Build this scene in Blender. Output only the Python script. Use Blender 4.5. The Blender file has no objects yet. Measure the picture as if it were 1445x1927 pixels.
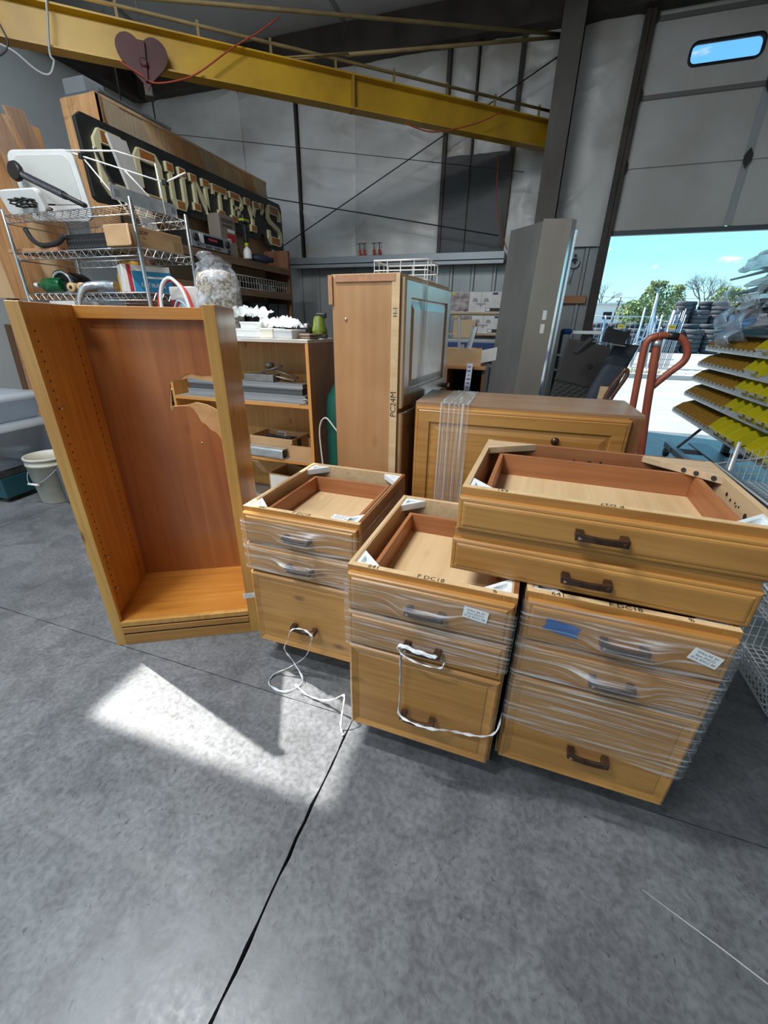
import bpy, bmesh, math, random
from mathutils import Vector, Matrix
from math import sin, cos, pi, radians
random.seed(7)
scene = bpy.context.scene
COL = scene.collection
# ------------------------------------------------------------------ camera
# world axes: +Y runs to the back wall, +X along it to the bay door, origin under the camera
cam_d = bpy.data.cameras.new('camera'); cam = bpy.data.objects.new('camera', cam_d); COL.objects.link(cam)
cam_d.sensor_fit = 'HORIZONTAL'; cam_d.sensor_width = 36.0; cam_d.lens = 771.16 / 1445 * 36
cam_d.clip_start = .02; cam_d.clip_end = 500
_F = Vector((-0.286, 0.8627, -0.4169)).normalized(); _R = Vector((0.9468, 0.3212, 0.0146)); _R = (_R - _R.dot(_F) * _F).normalized(); _U = _R.cross(_F)
_m = Matrix(((_R.x, _U.x, -_F.x), (_R.y, _U.y, -_F.y), (_R.z, _U.z, -_F.z))).to_4x4(); _m.translation = (0, 0, 1.314)
cam.matrix_world = _m
scene.camera = cam
# ------------------------------------------------------------------ view, sky, sun
vs = scene.view_settings
vs.view_transform = 'Standard'; vs.look = 'None'; vs.gamma = 1.0; vs.use_curve_mapping = False
vs.exposure = 0.55
cy = scene.cycles
cy.use_denoising = True; cy.max_bounces = 8; cy.diffuse_bounces = 5; cy.glossy_bounces = 4; cy.transparent_max_bounces = 16
cy.sample_clamp_indirect = 6.0; cy.caustics_reflective = False; cy.caustics_refractive = False
W = bpy.data.worlds.new('sky'); scene.world = W; W.use_nodes = True
nt = W.node_tree; N = nt.nodes; L = nt.links
for n in list(N): N.remove(n)
out = N.new('ShaderNodeOutputWorld'); bg = N.new('ShaderNodeBackground'); tc = N.new('ShaderNodeTexCoord')
sep = N.new('ShaderNodeSeparateXYZ'); rmp = N.new('ShaderNodeValToRGB'); L.new(tc.outputs['Generated'], sep.inputs[0]); L.new(sep.outputs['Z'], rmp.inputs[0])
cr = rmp.color_ramp; cr.elements[0].position = 0.0; cr.elements[0].color = (.62, .93, 1.0, 1); cr.elements[1].position = 1.0; cr.elements[1].color = (.10, .33, .80, 1)
e = cr.elements.new(.12); e.color = (.34, .84, 1.0, 1); e = cr.elements.new(.35); e.color = (.22, .66, 1.0, 1)
mp = N.new('ShaderNodeMapping'); mp.inputs['Scale'].default_value = (7, 7, 22); nz = N.new('ShaderNodeTexNoise'); nz.inputs['Scale'].default_value = 2.6; nz.inputs['Detail'].default_value = 5
L.new(tc.outputs['Generated'], mp.inputs[0]); L.new(mp.outputs[0], nz.inputs['Vector'])
cl = N.new('ShaderNodeValToRGB'); cl.color_ramp.elements[0].position = .63; cl.color_ramp.elements[1].position = .74; L.new(nz.outputs['Fac'], cl.inputs[0])
mx = N.new('ShaderNodeMix'); mx.data_type = 'RGBA'; mx.inputs[7].default_value = (.95, .97, 1.0, 1); L.new(cl.outputs[0], mx.inputs[0]); L.new(rmp.outputs[0], mx.inputs[6])
L.new(mx.outputs[2], bg.inputs[0]); bg.inputs[1].default_value = .95; L.new(bg.outputs[0], out.inputs[0])
TO_SUN = Vector((-0.973 * .5764, 0.23 * .5764, .8171)).normalized()
sd = bpy.data.lights.new('sun', 'SUN'); sun = bpy.data.objects.new('sun', sd); COL.objects.link(sun)
sd.energy = 7.5; sd.angle = .011; sd.color = (1.0, .97, .92); sun.rotation_euler = TO_SUN.to_track_quat('Z', 'Y').to_euler(); sun.location = (-8, 4, 14)
# portals that help sky light find the bay door, skylight and assumed rear opening
def portal(loc, rot, sx, sy):
    d = bpy.data.lights.new('sky_portal', 'AREA'); d.shape = 'RECTANGLE'; d.size = sx; d.size_y = sy; d.cycles.is_portal = True
    o = bpy.data.objects.new('sky_portal', d); COL.objects.link(o); o.location = loc; o.rotation_euler = rot
portal((2.65, 6.66, 1.2), (-pi / 2, 0, 0), 4.0, 2.4)
portal((-2.9, -5.02, 2.0), (pi / 2, 0, 0), 5.4, 4.0)
portal((-4.2, 2.65, 5.0), (0, 0, 0), 1.25, 2.4)

# ------------------------------------------------------------------ helpers
def link(o): COL.objects.link(o); return o
class MB:
    def __init__(s): s.v = []; s.f = []; s.sm = []
    def add(s, vs, fs, smooth=False, M=None):
        b = len(s.v)
        s.v += [tuple(M @ Vector(p)) if M is not None else tuple(p) for p in vs]
        for f in fs: s.f.append([i + b for i in f]); s.sm.append(smooth)
        return s
    def box(s, x0, x1, y0, y1, z0, z1, M=None):
        return s.add([(x0, y0, z0), (x1, y0, z0), (x1, y1, z0), (x0, y1, z0), (x0, y0, z1), (x1, y0, z1), (x1, y1, z1), (x0, y1, z1)],
                     [(3, 2, 1, 0), (4, 5, 6, 7), (0, 1, 5, 4), (1, 2, 6, 5), (2, 3, 7, 6), (3, 0, 4, 7)], False, M)
    def prism(s, poly, z0, z1, M=None):
        n = len(poly)
        return s.add([(x, y, z0) for x, y in poly] + [(x, y, z1) for x, y in poly],
                     [tuple(range(n - 1, -1, -1)), tuple(range(n, 2 * n))] + [(i, (i + 1) % n, n + (i + 1) % n, n + i) for i in range(n)], False, M)
    def rings(s, rs, cap0=True, cap1=True, closed=True, smooth=True, M=None, loop=False):
        n = len(rs[0]); vs = [p for r in rs for p in r]; fs = []
        m = len(rs)
        for k in range(m if loop else m - 1):
            a, b = k * n, ((k + 1) % m) * n
            for i in range(n if closed else n - 1):
                j = (i + 1) % n; fs.append((a + i, a + j, b + j, b + i))
        s.add(vs, fs, smooth, M)
        base = len(s.v) - len(vs)
        if cap0 and not loop: s.f.append([base + i for i in range(n - 1, -1, -1)]); s.sm.append(False)
        if cap1 and not loop: s.f.append([base + (m - 1) * n + i for i in range(n)]); s.sm.append(False)
        return s
    def tube(s, pts, r, n=8, M=None, loop=False, flat=1.0, cap=True):
        pts = [Vector(p) for p in pts]; m = len(pts); rr = r if isinstance(r, (list, tuple)) else [r] * m; rs = []; up = None
        for i in range(m):
            if loop: t = pts[(i + 1) % m] - pts[i - 1]
            else: t = pts[min(i + 1, m - 1)] - pts[max(i - 1, 0)]
            t.normalize()
            if up is None: up = Vector((0, 0, 1)) if abs(t.z) < .9 else Vector((1, 0, 0))
            a = t.cross(up)
            if a.length < 1e-5: a = t.cross(Vector((1, 0, 0)))
            a.normalize(); b = a.cross(t).normalized(); up = b
            rs.append([pts[i] + a * (rr[i] * cos(2 * pi * k / n)) + b * (rr[i] * flat * sin(2 * pi * k / n)) for k in range(n)])
        return s.rings(rs, cap, cap, True, n > 4, M, loop)
    def lathe(s, prof, n=20, M=None, smooth=True, c0=True, c1=True):
        return s.rings([[(r * cos(2 * pi * k / n), r * sin(2 * pi * k / n), z) for k in range(n)] for r, z in prof], c0, c1, True, smooth, M)
    def grid(s, fn, nu, nv, M=None, smooth=True):
        vs = [fn(i / nu, j / nv) for j in range(nv + 1) for i in range(nu + 1)]; k = nu + 1
        return s.add(vs, [(j * k + i, j * k + i + 1, (j + 1) * k + i + 1, (j + 1) * k + i) for j in range(nv) for i in range(nu)], smooth, M)
    def front(s, x0, x1, z0, z1, prof, M=None):
        # rectangular front built of nested outlines: prof = [(inset, y), ...] from the back edge to the middle
        rs = [[(x0 + i, y, z0 + i), (x1 - i, y, z0 + i), (x1 - i, y, z1 - i), (x0 + i, y, z1 - i)] for i, y in prof]
        return s.rings(rs, True, True, True, False, M)
    def mesh(s, name):
        me = bpy.data.meshes.new(name); me.from_pydata(s.v, [], s.f); me.polygons.foreach_set('use_smooth', s.sm); me.update()
        bm = bmesh.new(); bm.from_mesh(me); bmesh.ops.recalc_face_normals(bm, faces=bm.faces); bm.to_mesh(me); bm.free()
        return me
    def obj(s, name, mat, parent=None, bevel=0, loc=None, rot=None, solid=0):
        o = link(bpy.data.objects.new(name, s.mesh(name))); o.data.materials.append(mat)
        if parent: o.parent = parent
        if loc: o.location = loc
        if rot: o.rotation_euler = rot
        if solid:
            m = o.modifiers.new('thick', 'SOLIDIFY'); m.thickness = solid; m.offset = 0
        if bevel:
            m = o.modifiers.new('bevel', 'BEVEL'); m.width = bevel; m.segments = 2; m.limit_method = 'ANGLE'; m.angle_limit = radians(40)
        return o
def tag(o, label, cat, group=None):
    o['label'] = label; o['category'] = cat
    if group: o['group'] = group
    return o
def thing(name, label, cat, loc=(0, 0, 0), rz=0, group=None, rot=None):
    o = link(bpy.data.objects.new(name, None)); o.empty_display_size = .05; o.location = loc; o.rotation_euler = rot or (0, 0, rz)
    return tag(o, label, cat, group)
def struct(o): o['kind'] = 'structure'; return o
def stuff(o): o['kind'] = 'stuff'; return o
def dup(o, loc=None, rot=None, parent=None, label=None, group=None):
    c = link(o.copy()); c.parent = parent
    if loc is not None: c.location = loc
    if rot is not None: c.rotation_euler = rot
    if label: c['label'] = label
    if group: c['group'] = group
    for ch in o.children:
        k = link(ch.copy()); k.parent = c
        for g in ch.children: q = link(g.copy()); q.parent = k
    return c
def T(x=0, y=0, z=0, rx=0, ry=0, rz=0, s=1):
    return Matrix.Translation((x, y, z)) @ Matrix.Rotation(rz, 4, 'Z') @ Matrix.Rotation(ry, 4, 'Y') @ Matrix.Rotation(rx, 4, 'X') @ Matrix.Scale(s, 4)
def text(name, body, size, mat, parent, M, extrude=.0002, align='CENTER', sx=1.0):
    c = bpy.data.curves.new(name, 'FONT'); c.body = body; c.size = size; c.align_x = align; c.align_y = 'CENTER'; c.extrude = extrude; c.resolution_u = 2
    o = bpy.data.objects.new(name, c); link(o); me = bpy.data.meshes.new_from_object(o); bpy.data.objects.remove(o)
    me.transform(M @ Matrix.Diagonal((sx, 1, 1, 1))); q = link(bpy.data.objects.new(name, me)); me.materials.clear(); me.materials.append(mat); q.parent = parent
    return q
def FACE(x, y, z, rz=0, tilt=0):   # text plane standing up, facing -Y, optionally turned in its plane
    return Matrix.Translation((x, y, z)) @ Matrix.Rotation(rz, 4, 'Z') @ Matrix.Rotation(pi / 2, 4, 'X') @ Matrix.Rotation(tilt, 4, 'Z')

# ------------------------------------------------------------------ materials
MATS = {}
def newmat(name):
    m = bpy.data.materials.new(name); m.use_nodes = True; MATS[name] = m
    return m, m.node_tree.nodes, m.node_tree.links, m.node_tree.nodes['Principled BSDF']
def mat(name, col, rough=.5, metal=0, col2=None, scale=8, stretch=(1, 1, 1), bump=0, lo=.35, hi=.65, coat=0, alpha=1, detail=4, emit=0, bscale=None):
    m, n, l, p = newmat(name)
    p.inputs['Base Color'].default_value = (*col, 1); p.inputs['Roughness'].default_value = rough; p.inputs['Metallic'].default_value = metal
    if coat: p.inputs['Coat Weight'].default_value = coat; p.inputs['Coat Roughness'].default_value = .15
    if alpha < 1: p.inputs['Alpha'].default_value = alpha
    if emit: p.inputs['Emission Color'].default_value = (*col, 1); p.inputs['Emission Strength'].default_value = emit
    if col2 or bump:
        t = n.new('ShaderNodeTexCoord'); mpn = n.new('ShaderNodeMapping'); mpn.inputs['Scale'].default_value = stretch; l.new(t.outputs['Object'], mpn.inputs[0])
        z = n.new('ShaderNodeTexNoise'); z.inputs['Scale'].default_value = scale; z.inputs['Detail'].default_value = detail; l.new(mpn.outputs[0], z.inputs['Vector'])
        if col2:
            r = n.new('ShaderNodeValToRGB'); r.color_ramp.elements[0].position = lo; r.color_ramp.elements[0].color = (*col, 1); r.color_ramp.elements[1].position = hi; r.color_ramp.elements[1].color = (*col2, 1)
            l.new(z.outputs['Fac'], r.inputs[0]); l.new(r.outputs[0], p.inputs['Base Color'])
        if bump:
            src = z
            if bscale:
                src = n.new('ShaderNodeTexNoise'); src.inputs['Scale'].default_value = bscale; src.inputs['Detail'].default_value = 3; l.new(mpn.outputs[0], src.inputs['Vector'])
            b = n.new('ShaderNodeBump'); b.inputs['Strength'].default_value = bump; b.inputs['Distance'].default_value = .01; l.new(src.outputs['Fac'], b.inputs['Height']); l.new(b.outputs[0], p.inputs['Normal'])
    return m
def wood(name, c0, c1, knot, axis='x', rough=.38, coat=.25, fine=1.0, knots=1.0, spread=.42):
    m, n, l, p = newmat(name)
    t = n.new('ShaderNodeTexCoord'); oi = n.new('ShaderNodeObjectInfo'); va = n.new('ShaderNodeVectorMath'); va.operation = 'SCALE'; va.inputs[0].default_value = (3.1, 5.7, 4.3); l.new(oi.outputs['Random'], va.inputs['Scale'])
    ad = n.new('ShaderNodeVectorMath'); l.new(t.outputs['Object'], ad.inputs[0]); l.new(va.outputs[0], ad.inputs[1])
    st = {'x': (1.1, 30, 30), 'y': (30, 1.1, 30), 'z': (30, 30, 1.1)}[axis]
    mpn = n.new('ShaderNodeMapping'); mpn.inputs['Scale'].default_value = st; l.new(ad.outputs[0], mpn.inputs[0])
    z1 = n.new('ShaderNodeTexNoise'); z1.inputs['Scale'].default_value = 1.0 * fine; z1.inputs['Detail'].default_value = 6; z1.inputs['Distortion'].default_value = 1.3; l.new(mpn.outputs[0], z1.inputs['Vector'])
    z2 = n.new('ShaderNodeTexNoise'); z2.inputs['Scale'].default_value = 2.2; z2.inputs['Detail'].default_value = 3; l.new(ad.outputs[0], z2.inputs['Vector'])
    mm = n.new('ShaderNodeMath'); mm.operation = 'MULTIPLY_ADD'; mm.inputs[1].default_value = spread; l.new(z2.outputs['Fac'], mm.inputs[0]); 
    m2 = n.new('ShaderNodeMath'); m2.operation = 'MULTIPLY'; m2.inputs[1].default_value = 1 - spread; l.new(z1.outputs['Fac'], m2.inputs[0]); l.new(m2.outputs[0], mm.inputs[2])
    r = n.new('ShaderNodeValToRGB'); r.color_ramp.elements[0].position = .34; r.color_ramp.elements[0].color = (*c1, 1); r.color_ramp.elements[1].position = .62; r.color_ramp.elements[1].color = (*c0, 1); l.new(mm.outputs[0], r.inputs[0])
    # knots: rare dark spots
    ks = {'x': (3.2, 7, 7), 'y': (7, 3.2, 7), 'z': (7, 7, 3.2)}[axis]
    mk = n.new('ShaderNodeMapping'); mk.inputs['Scale'].default_value = ks; l.new(ad.outputs[0], mk.inputs[0])
    vo = n.new('ShaderNodeTexVoronoi'); vo.inputs['Scale'].default_value = .9; l.new(mk.outputs[0], vo.inputs['Vector'])
    rk = n.new('ShaderNodeValToRGB'); rk.color_ramp.elements[0].position = .03; rk.color_ramp.elements[0].color = (knots, knots, knots, 1); rk.color_ramp.elements[1].position = .11; rk.color_ramp.elements[1].color = (0, 0, 0, 1); l.new(vo.outputs['Distance'], rk.inputs[0])
    mxk = n.new('ShaderNodeMix'); mxk.data_type = 'RGBA'; l.new(rk.outputs[0], mxk.inputs[0]); l.new(r.outputs[0], mxk.inputs[6]); mxk.inputs[7].default_value = (*knot, 1)
    l.new(mxk.outputs[2], p.inputs['Base Color']); p.inputs['Roughness'].default_value = rough
    if coat: p.inputs['Coat Weight'].default_value = coat; p.inputs['Coat Roughness'].default_value = .22
    b = n.new('ShaderNodeBump'); b.inputs['Strength'].default_value = .06; b.inputs['Distance'].default_value = .004; l.new(z1.outputs['Fac'], b.inputs['Height']); l.new(b.outputs[0], p.inputs['Normal'])
    return m
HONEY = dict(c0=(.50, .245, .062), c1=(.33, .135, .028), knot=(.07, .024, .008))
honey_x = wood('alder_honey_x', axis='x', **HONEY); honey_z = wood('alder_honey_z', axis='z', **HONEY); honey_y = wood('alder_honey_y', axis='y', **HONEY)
pine_z = wood('amber_pine_z', (.56, .275, .055), (.38, .145, .022), (.10, .035, .01), 'z', .33, .3); pine_x = wood('amber_pine_x', (.56, .245, .045), (.38, .125, .016), (.10, .035, .01), 'x', .33, .3)
stile_z = wood('stile_pine_z', (.60, .33, .085), (.44, .20, .04), (.12, .05, .02), 'z', .36, .25)
veneer_z = wood('red_veneer_z', (.43, .165, .048), (.28, .085, .022), (.12, .03, .01), 'z', .3, .3, .5, .35, .45)
oakply_z = wood('tan_ply_z', (.50, .27, .12), (.36, .17, .065), (.16, .07, .03), 'z', .5, .05, .5, .3, .7)
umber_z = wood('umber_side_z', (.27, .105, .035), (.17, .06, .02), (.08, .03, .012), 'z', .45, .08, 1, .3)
cherry_y = wood('drawer_box_cherry', (.42, .17, .065), (.27, .09, .032), (.12, .04, .02), 'y', .45, .1, 1, .3)
cherry_x = wood('drawer_box_cherry_cross', (.42, .17, .065), (.27, .09, .032), (.12, .04, .02), 'x', .45, .1, 1, .3)
topply_x = wood('cabinet_top_ply', (.36, .22, .13), (.25, .145, .085), (.12, .07, .04), 'x', .4, .1, 1, .2)
maple_y = wood('drawer_bottom_maple', (.70, .50, .28), (.56, .37, .18), (.4, .25, .12), 'y', .55, 0, .7, .2)
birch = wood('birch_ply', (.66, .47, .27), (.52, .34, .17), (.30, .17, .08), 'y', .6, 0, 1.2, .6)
rustic_z = wood('reclaimed_boards', (.50, .29, .14), (.26, .13, .06), (.07, .04, .02), 'z', .8, 0, 1.2, 1.0)
rustic_x = wood('reclaimed_shelf_boards', (.24, .15, .085), (.12, .07, .04), (.05, .03, .02), 'y', .8, 0, 1.4, .8)
darkwood = wood('dark_brown_board', (.16, .075, .03), (.09, .04, .018), (.03, .015, .01), 'z', .6, 0)
lumber_x = wood('framing_lumber', (.50, .26, .14), (.38, .18, .09), (.15, .07, .03), 'x', .7, 0)
bronze = mat('bronze_pull', (.075, .042, .03), .32, .75, (.13, .07, .045), 30)
glint = mat('copper_glint', (.75, .55, .40), .3, .8)
black = mat('black_plastic', (.012, .012, .013), .45)
blackrub = mat('black_rubber', (.02, .02, .022), .7, 0, (.045, .045, .05), 14)
ink = mat('marker_ink', (.03, .025, .02), .6)
paper = mat('label_paper', (.80, .80, .78), .6)
print_ink = mat('label_print', (.12, .12, .13), .6)
bracket = mat('corner_block_plastic', (.72, .76, .76), .4, 0, (.82, .85, .85), 20)
tape = mat('blue_masking_tape', (.015, .075, .25), .55, 0, (.03, .12, .34), 18, (1, 1, 6))
steel = mat('stainless_steel', (.30, .29, .275), .42, .55, (.40, .39, .37), 3.5, (1, 1, .35), .05)
chrome = mat('chrome_wire', (.62, .63, .64), .22, .95)
galv = mat('galvanized', (.50, .53, .55), .38, .7, (.64, .67, .68), 12)
alu = mat('aluminium_extrusion', (.40, .41, .43), .38, .75, (.50, .51, .53), 3, (.5, 8, 8))
white_pl = mat('white_plastic', (.70, .71, .70), .4, 0, (.78, .79, .78), 5)
grey_pl = mat('grey_plastic', (.30, .32, .33), .5)
carton = mat('kraft_carton', (.44, .275, .14), .8, 0, (.52, .335, .18), 5, (1, 1, 3))
white_card = mat('white_card', (.74, .73, .70), .7, 0, (.64, .62, .58), 6)
dark_in = mat('dark_interior', (.015, .014, .013), .9)
# stretch film
def film(name, axis, base, streak, scale=(3, 3, 90), tint=(.93, .96, 1.0), seed=0):
    m, n, l, p = newmat(name); o = n['Material Output']
    t = n.new('ShaderNodeTexCoord'); mpn = n.new('ShaderNodeMapping'); mpn.inputs['Scale'].default_value = scale; mpn.inputs['Rotation'].default_value = axis; mpn.inputs['Location'].default_value = (seed, seed * .7, seed * 1.3); l.new(t.outputs['Object'], mpn.inputs[0])
    z = n.new('ShaderNodeTexNoise'); z.inputs['Scale'].default_value = 1.0; z.inputs['Detail'].default_value = 4; l.new(mpn.outputs[0], z.inputs['Vector'])
    r = n.new('ShaderNodeValToRGB'); r.color_ramp.elements[0].position = .50; r.color_ramp.elements[0].color = (base, base, base, 1); r.color_ramp.elements[1].position = .70; r.color_ramp.elements[1].color = (streak, streak, streak, 1); l.new(z.outputs['Fac'], r.inputs[0])
    b = n.new('ShaderNodeBump'); b.inputs['Strength'].default_value = .45; b.inputs['Distance'].default_value = .006; l.new(z.outputs['Fac'], b.inputs['Height']); l.new(b.outputs[0], p.inputs['Normal'])
    p.inputs['Base Color'].default_value = (*tint, 1); p.inputs['Roughness'].default_value = .12; p.inputs['Specular IOR Level'].default_value = .8
    tr = n.new('ShaderNodeBsdfTransparent'); tr.inputs[0].default_value = (.97, .98, .98, 1); mi = n.new('ShaderNodeMixShader'); l.new(r.outputs[0], mi.inputs[0]); l.new(tr.outputs[0], mi.inputs[1]); l.new(p.outputs[0], mi.inputs[2]); l.new(mi.outputs[0], o.inputs[0])
    return m
film_h = film('stretch_film_across', (0, .12, 0), .05, .5, (4, 4, 130))
film_h2 = film('stretch_film_across_b', (0, -.16, 0), .05, .5, (4, 4, 130), seed=3)
film_v = film('stretch_film_upright', (0, 0, 0), .12, .6, (60, 60, 2))
film_bag = film('clear_bag_film', (0, 0, 0), .06, .6, (9, 9, 9), (.80, .86, .95))
strand = mat('twisted_film_strand', (.78, .79, .80), .25, 0, (.55, .57, .60), 40, (1, 1, 1), .3)
# ================================================================== the building
def concrete_mat():
    m, n, l, p = newmat('shop_concrete'); t = n.new('ShaderNodeTexCoord')
    def noise(sc, det, dist=0, stretch=None):
        z = n.new('ShaderNodeTexNoise'); z.inputs['Scale'].default_value = sc; z.inputs['Detail'].default_value = det; z.inputs['Distortion'].default_value = dist
        if stretch:
            mpn = n.new('ShaderNodeMapping'); mpn.inputs['Scale'].default_value = stretch; l.new(t.outputs['Object'], mpn.inputs[0]); l.new(mpn.outputs[0], z.inputs['Vector'])
        else: l.new(t.outputs['Object'], z.inputs['Vector'])
        return z
    big = noise(1.1, 6, .6); r = n.new('ShaderNodeValToRGB'); r.color_ramp.elements[0].position = .32; r.color_ramp.elements[0].color = (.112, .118, .125, 1); r.color_ramp.elements[1].position = .68; r.color_ramp.elements[1].color = (.172, .180, .188, 1); l.new(big.outputs['Fac'], r.inputs[0])
    mid = noise(60, 8, .3); r2 = n.new('ShaderNodeValToRGB'); r2.color_ramp.elements[0].position = .36; r2.color_ramp.elements[0].color = (.78, .78, .78, 1); r2.color_ramp.elements[1].position = .62; r2.color_ramp.elements[1].color = (1.08, 1.08, 1.08, 1); l.new(mid.outputs['Fac'], r2.inputs[0])
    mu = n.new('ShaderNodeMix'); mu.data_type = 'RGBA'; mu.blend_type = 'MULTIPLY'; mu.inputs[0].default_value = 1; l.new(r.outputs[0], mu.inputs[6]); l.new(r2.outputs[0], mu.inputs[7])
    mot = noise(7, 7, 1.2); r5 = n.new('ShaderNodeValToRGB'); r5.color_ramp.elements[0].position = .38; r5.color_ramp.elements[0].color = (.80, .80, .80, 1); r5.color_ramp.elements[1].position = .60; r5.color_ramp.elements[1].color = (1.1, 1.1, 1.1, 1); l.new(mot.outputs['Fac'], r5.inputs[0])
    mu2 = n.new('ShaderNodeMix'); mu2.data_type = 'RGBA'; mu2.blend_type = 'MULTIPLY'; mu2.inputs[0].default_value = 1; l.new(mu.outputs[2], mu2.inputs[6]); l.new(r5.outputs[0], mu2.inputs[7]); mu = mu2
    sp = noise(70, 3, .8, (1, .7, 1)); r3 = n.new('ShaderNodeValToRGB'); r3.color_ramp.elements[0].position = .63; r3.color_ramp.elements[0].color = (0, 0, 0, 1); r3.color_ramp.elements[1].position = .74; r3.color_ramp.elements[1].color = (.8, .8, .8, 1); l.new(sp.outputs['Fac'], r3.inputs[0])
    m2 = n.new('ShaderNodeMix'); m2.data_type = 'RGBA'; l.new(r3.outputs[0], m2.inputs[0]); l.new(mu.outputs[2], m2.inputs[6]); m2.inputs[7].default_value = (.055, .055, .055, 1)
    l.new(m2.outputs[2], p.inputs['Base Color'])
    r4 = n.new('ShaderNodeValToRGB'); r4.color_ramp.elements[0].position = .3; r4.color_ramp.elements[0].color = (.30, .30, .30, 1); r4.color_ramp.elements[1].position = .7; r4.color_ramp.elements[1].color = (.46, .46, .46, 1); l.new(mid.outputs['Fac'], r4.inputs[0]); l.new(r4.outputs[0], p.inputs['Roughness'])
    b = n.new('ShaderNodeBump'); b.inputs['Strength'].default_value = .12; b.inputs['Distance'].default_value = .002; l.new(mid.outputs['Fac'], b.inputs['Height']); l.new(b.outputs[0], p.inputs['Normal'])
    return m
concrete = concrete_mat()
joint_m = mat('joint_filler', (.025, .024, .022), .9)
vinyl = mat('vinyl_insulation_facing', (.70, .70, .69), .38, 0, (.42, .385, .34), 1.1, (1, 1, 1.6), .15, .45, .78, bscale=3)
vinyl_roof = mat('roof_insulation_facing', (.58, .59, .60), .45, 0, (.48, .48, .48), .8, (1, 1, 1), .1)
darksteel = mat('dark_primer_steel', (.035, .030, .027), .55, .2, (.07, .055, .045), 4)
greysteel = mat('grey_galvanized_girt', (.30, .32, .34), .45, .5)
corr = mat('corrugated_grey_sheet', (.30, .315, .32), .42, .3, (.36, .375, .38), 5, (1, 1, .2))
doorpaint = mat('door_section_paint', (.60, .60, .58), .5, 0, (.48, .47, .44), 1.6, (1, 1, .7))
doortrim = mat('door_stile_galvanized', (.48, .51, .54), .4, .4)
wallpaint = mat('pale_wall_panel', (.64, .65, .63), .55, 0, (.55, .555, .54), .8)
# --- floor: slabs with saw-cut joints
fl = struct(MB().box(-6.2, 5.5, -5.0, 6.64, -.10, -.022).obj('floor', joint_m))
rj = random.Random(3)
def edge(a, b, horiz, gap, side, amp):
    # ragged slab edge from a to b
    n = max(4, int((Vector(b) - Vector(a)).length / .045)); pts = []
    for i in range(n + 1):
        t = i / n; x = a[0] + (b[0] - a[0]) * t; y = a[1] + (b[1] - a[1]) * t; k = gap + abs(rj.gauss(0, amp)) * (1 if 0 < i < n else 0)
        if horiz: y += side * k
        else: x += side * k
        pts.append((x, y))
    return pts
JU, JV = -.425, .965
UB = [-6.2, -3.3, JU, 2.6, 5.5]; VB = [-5.0, -2.0, JV, 3.9, 6.64]
for i in range(4):
    for j in range(4):
        x0, x1, y0, y1 = UB[i], UB[i + 1], VB[j], VB[j + 1]
        g = .0016; near = (j in (1, 2)) and (i in (1, 2)); am = .0016 if near else .0004
        if near and j == 1: am = .0026
        p = edge((x0, y0), (x1, y0), True, g * .5, 1, am * .5)[:-1] + edge((x1, y0), (x1, y1), False, g, -1, am)[:-1] + edge((x1, y1), (x0, y1), True, g * .5, -1, am * .5)[:-1] + edge((x0, y1), (x0, y0), False, g, 1, am)[:-1]
        MB().prism(p, -.022, 0).obj('floor_slab', concrete, fl)
chalk = mat('scratch_mark', (.42, .43, .43), .7)
MB().prism([(.47, .7445), (.62, .683), (.78, .611), (1.1, .455), (1.1, .4515), (.78, .6075), (.62, .6795), (.47, .7435)], 0, .0006).obj('scratch', chalk, fl)
# --- back wall
wb = struct(MB().box(-6.3, .62, 6.66, 6.80, 0, 4.75).box(4.35, 5.6, 6.66, 6.80, 0, 4.95).box(.62, 4.35, 6.70, 6.80, 4.80, 4.95).obj('wall_back', darksteel))
def rib_sheet(x0, x1, z0, z1, y, pitch=.30):
    mb = MB(); xs = []; x = x0
    prof = [(0, 0), (.12, 0), (.135, -.02), (.165, -.02), (.18, 0), (.30, 0)]
    pts = []
    while x < x1:
        for a, d in prof[:-1]: pts.append((x + a, y + d))
        x += pitch
    pts = [(min(a, x1), d) for a, d in pts]
    mb.rings([[(a, d, z0) for a, d in pts], [(a, d, z1) for a, d in pts]], False, False, False, False)
    return mb
rib_sheet(-6.2, -.22, 0, 2.12, 6.645).obj('corrugated_panel', corr, wb, solid=.004)
rib_sheet(.06, .60, 0, 2.24, 6.645, .26).obj('corrugated_panel', corr, wb, solid=.004)
def insul(x0, x1, z0, z1, seed, amp=.02, sag=.0):
    rn = random.Random(seed); ph = [rn.uniform(0, 6.28) for _ in range(8)]
    creases = [(rn.random(), rn.random(), rn.uniform(-.5, .5), rn.uniform(.6, 1.0)) for _ in range(9)]
    def fn(s, t):
        x = x0 + (x1 - x0) * s; z = z0 + (z1 - z0) * t
        d = .5 * sin(3 * z + ph[0] + 1.5 * sin(2 * s * pi + ph[1])) + .35 * sin(11 * z + 3 * x + ph[2]) * (sin(pi * s)) + .25 * sin(19 * x + 2 * z + ph[3]) + .25 * sin(37 * z + 9 * x + ph[4]) * max(0, sin(2.2 * z + ph[5]))
        k = 0
        for cx_, cz_, sl, am in creases:
            q = (t - cz_) - sl * (s - cx_) - .25 * (s - cx_) ** 2
            k += am * math.exp(-(q / .012) ** 2) * math.exp(-((s - cx_) / .35) ** 2)
        return (x, 6.62 - .03 * sin(pi * s) ** .5 - amp * d - .022 * k, z)
    return MB().grid(fn, max(8, int((x1 - x0) * 26)), int((z1 - z0) * 44))
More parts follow.
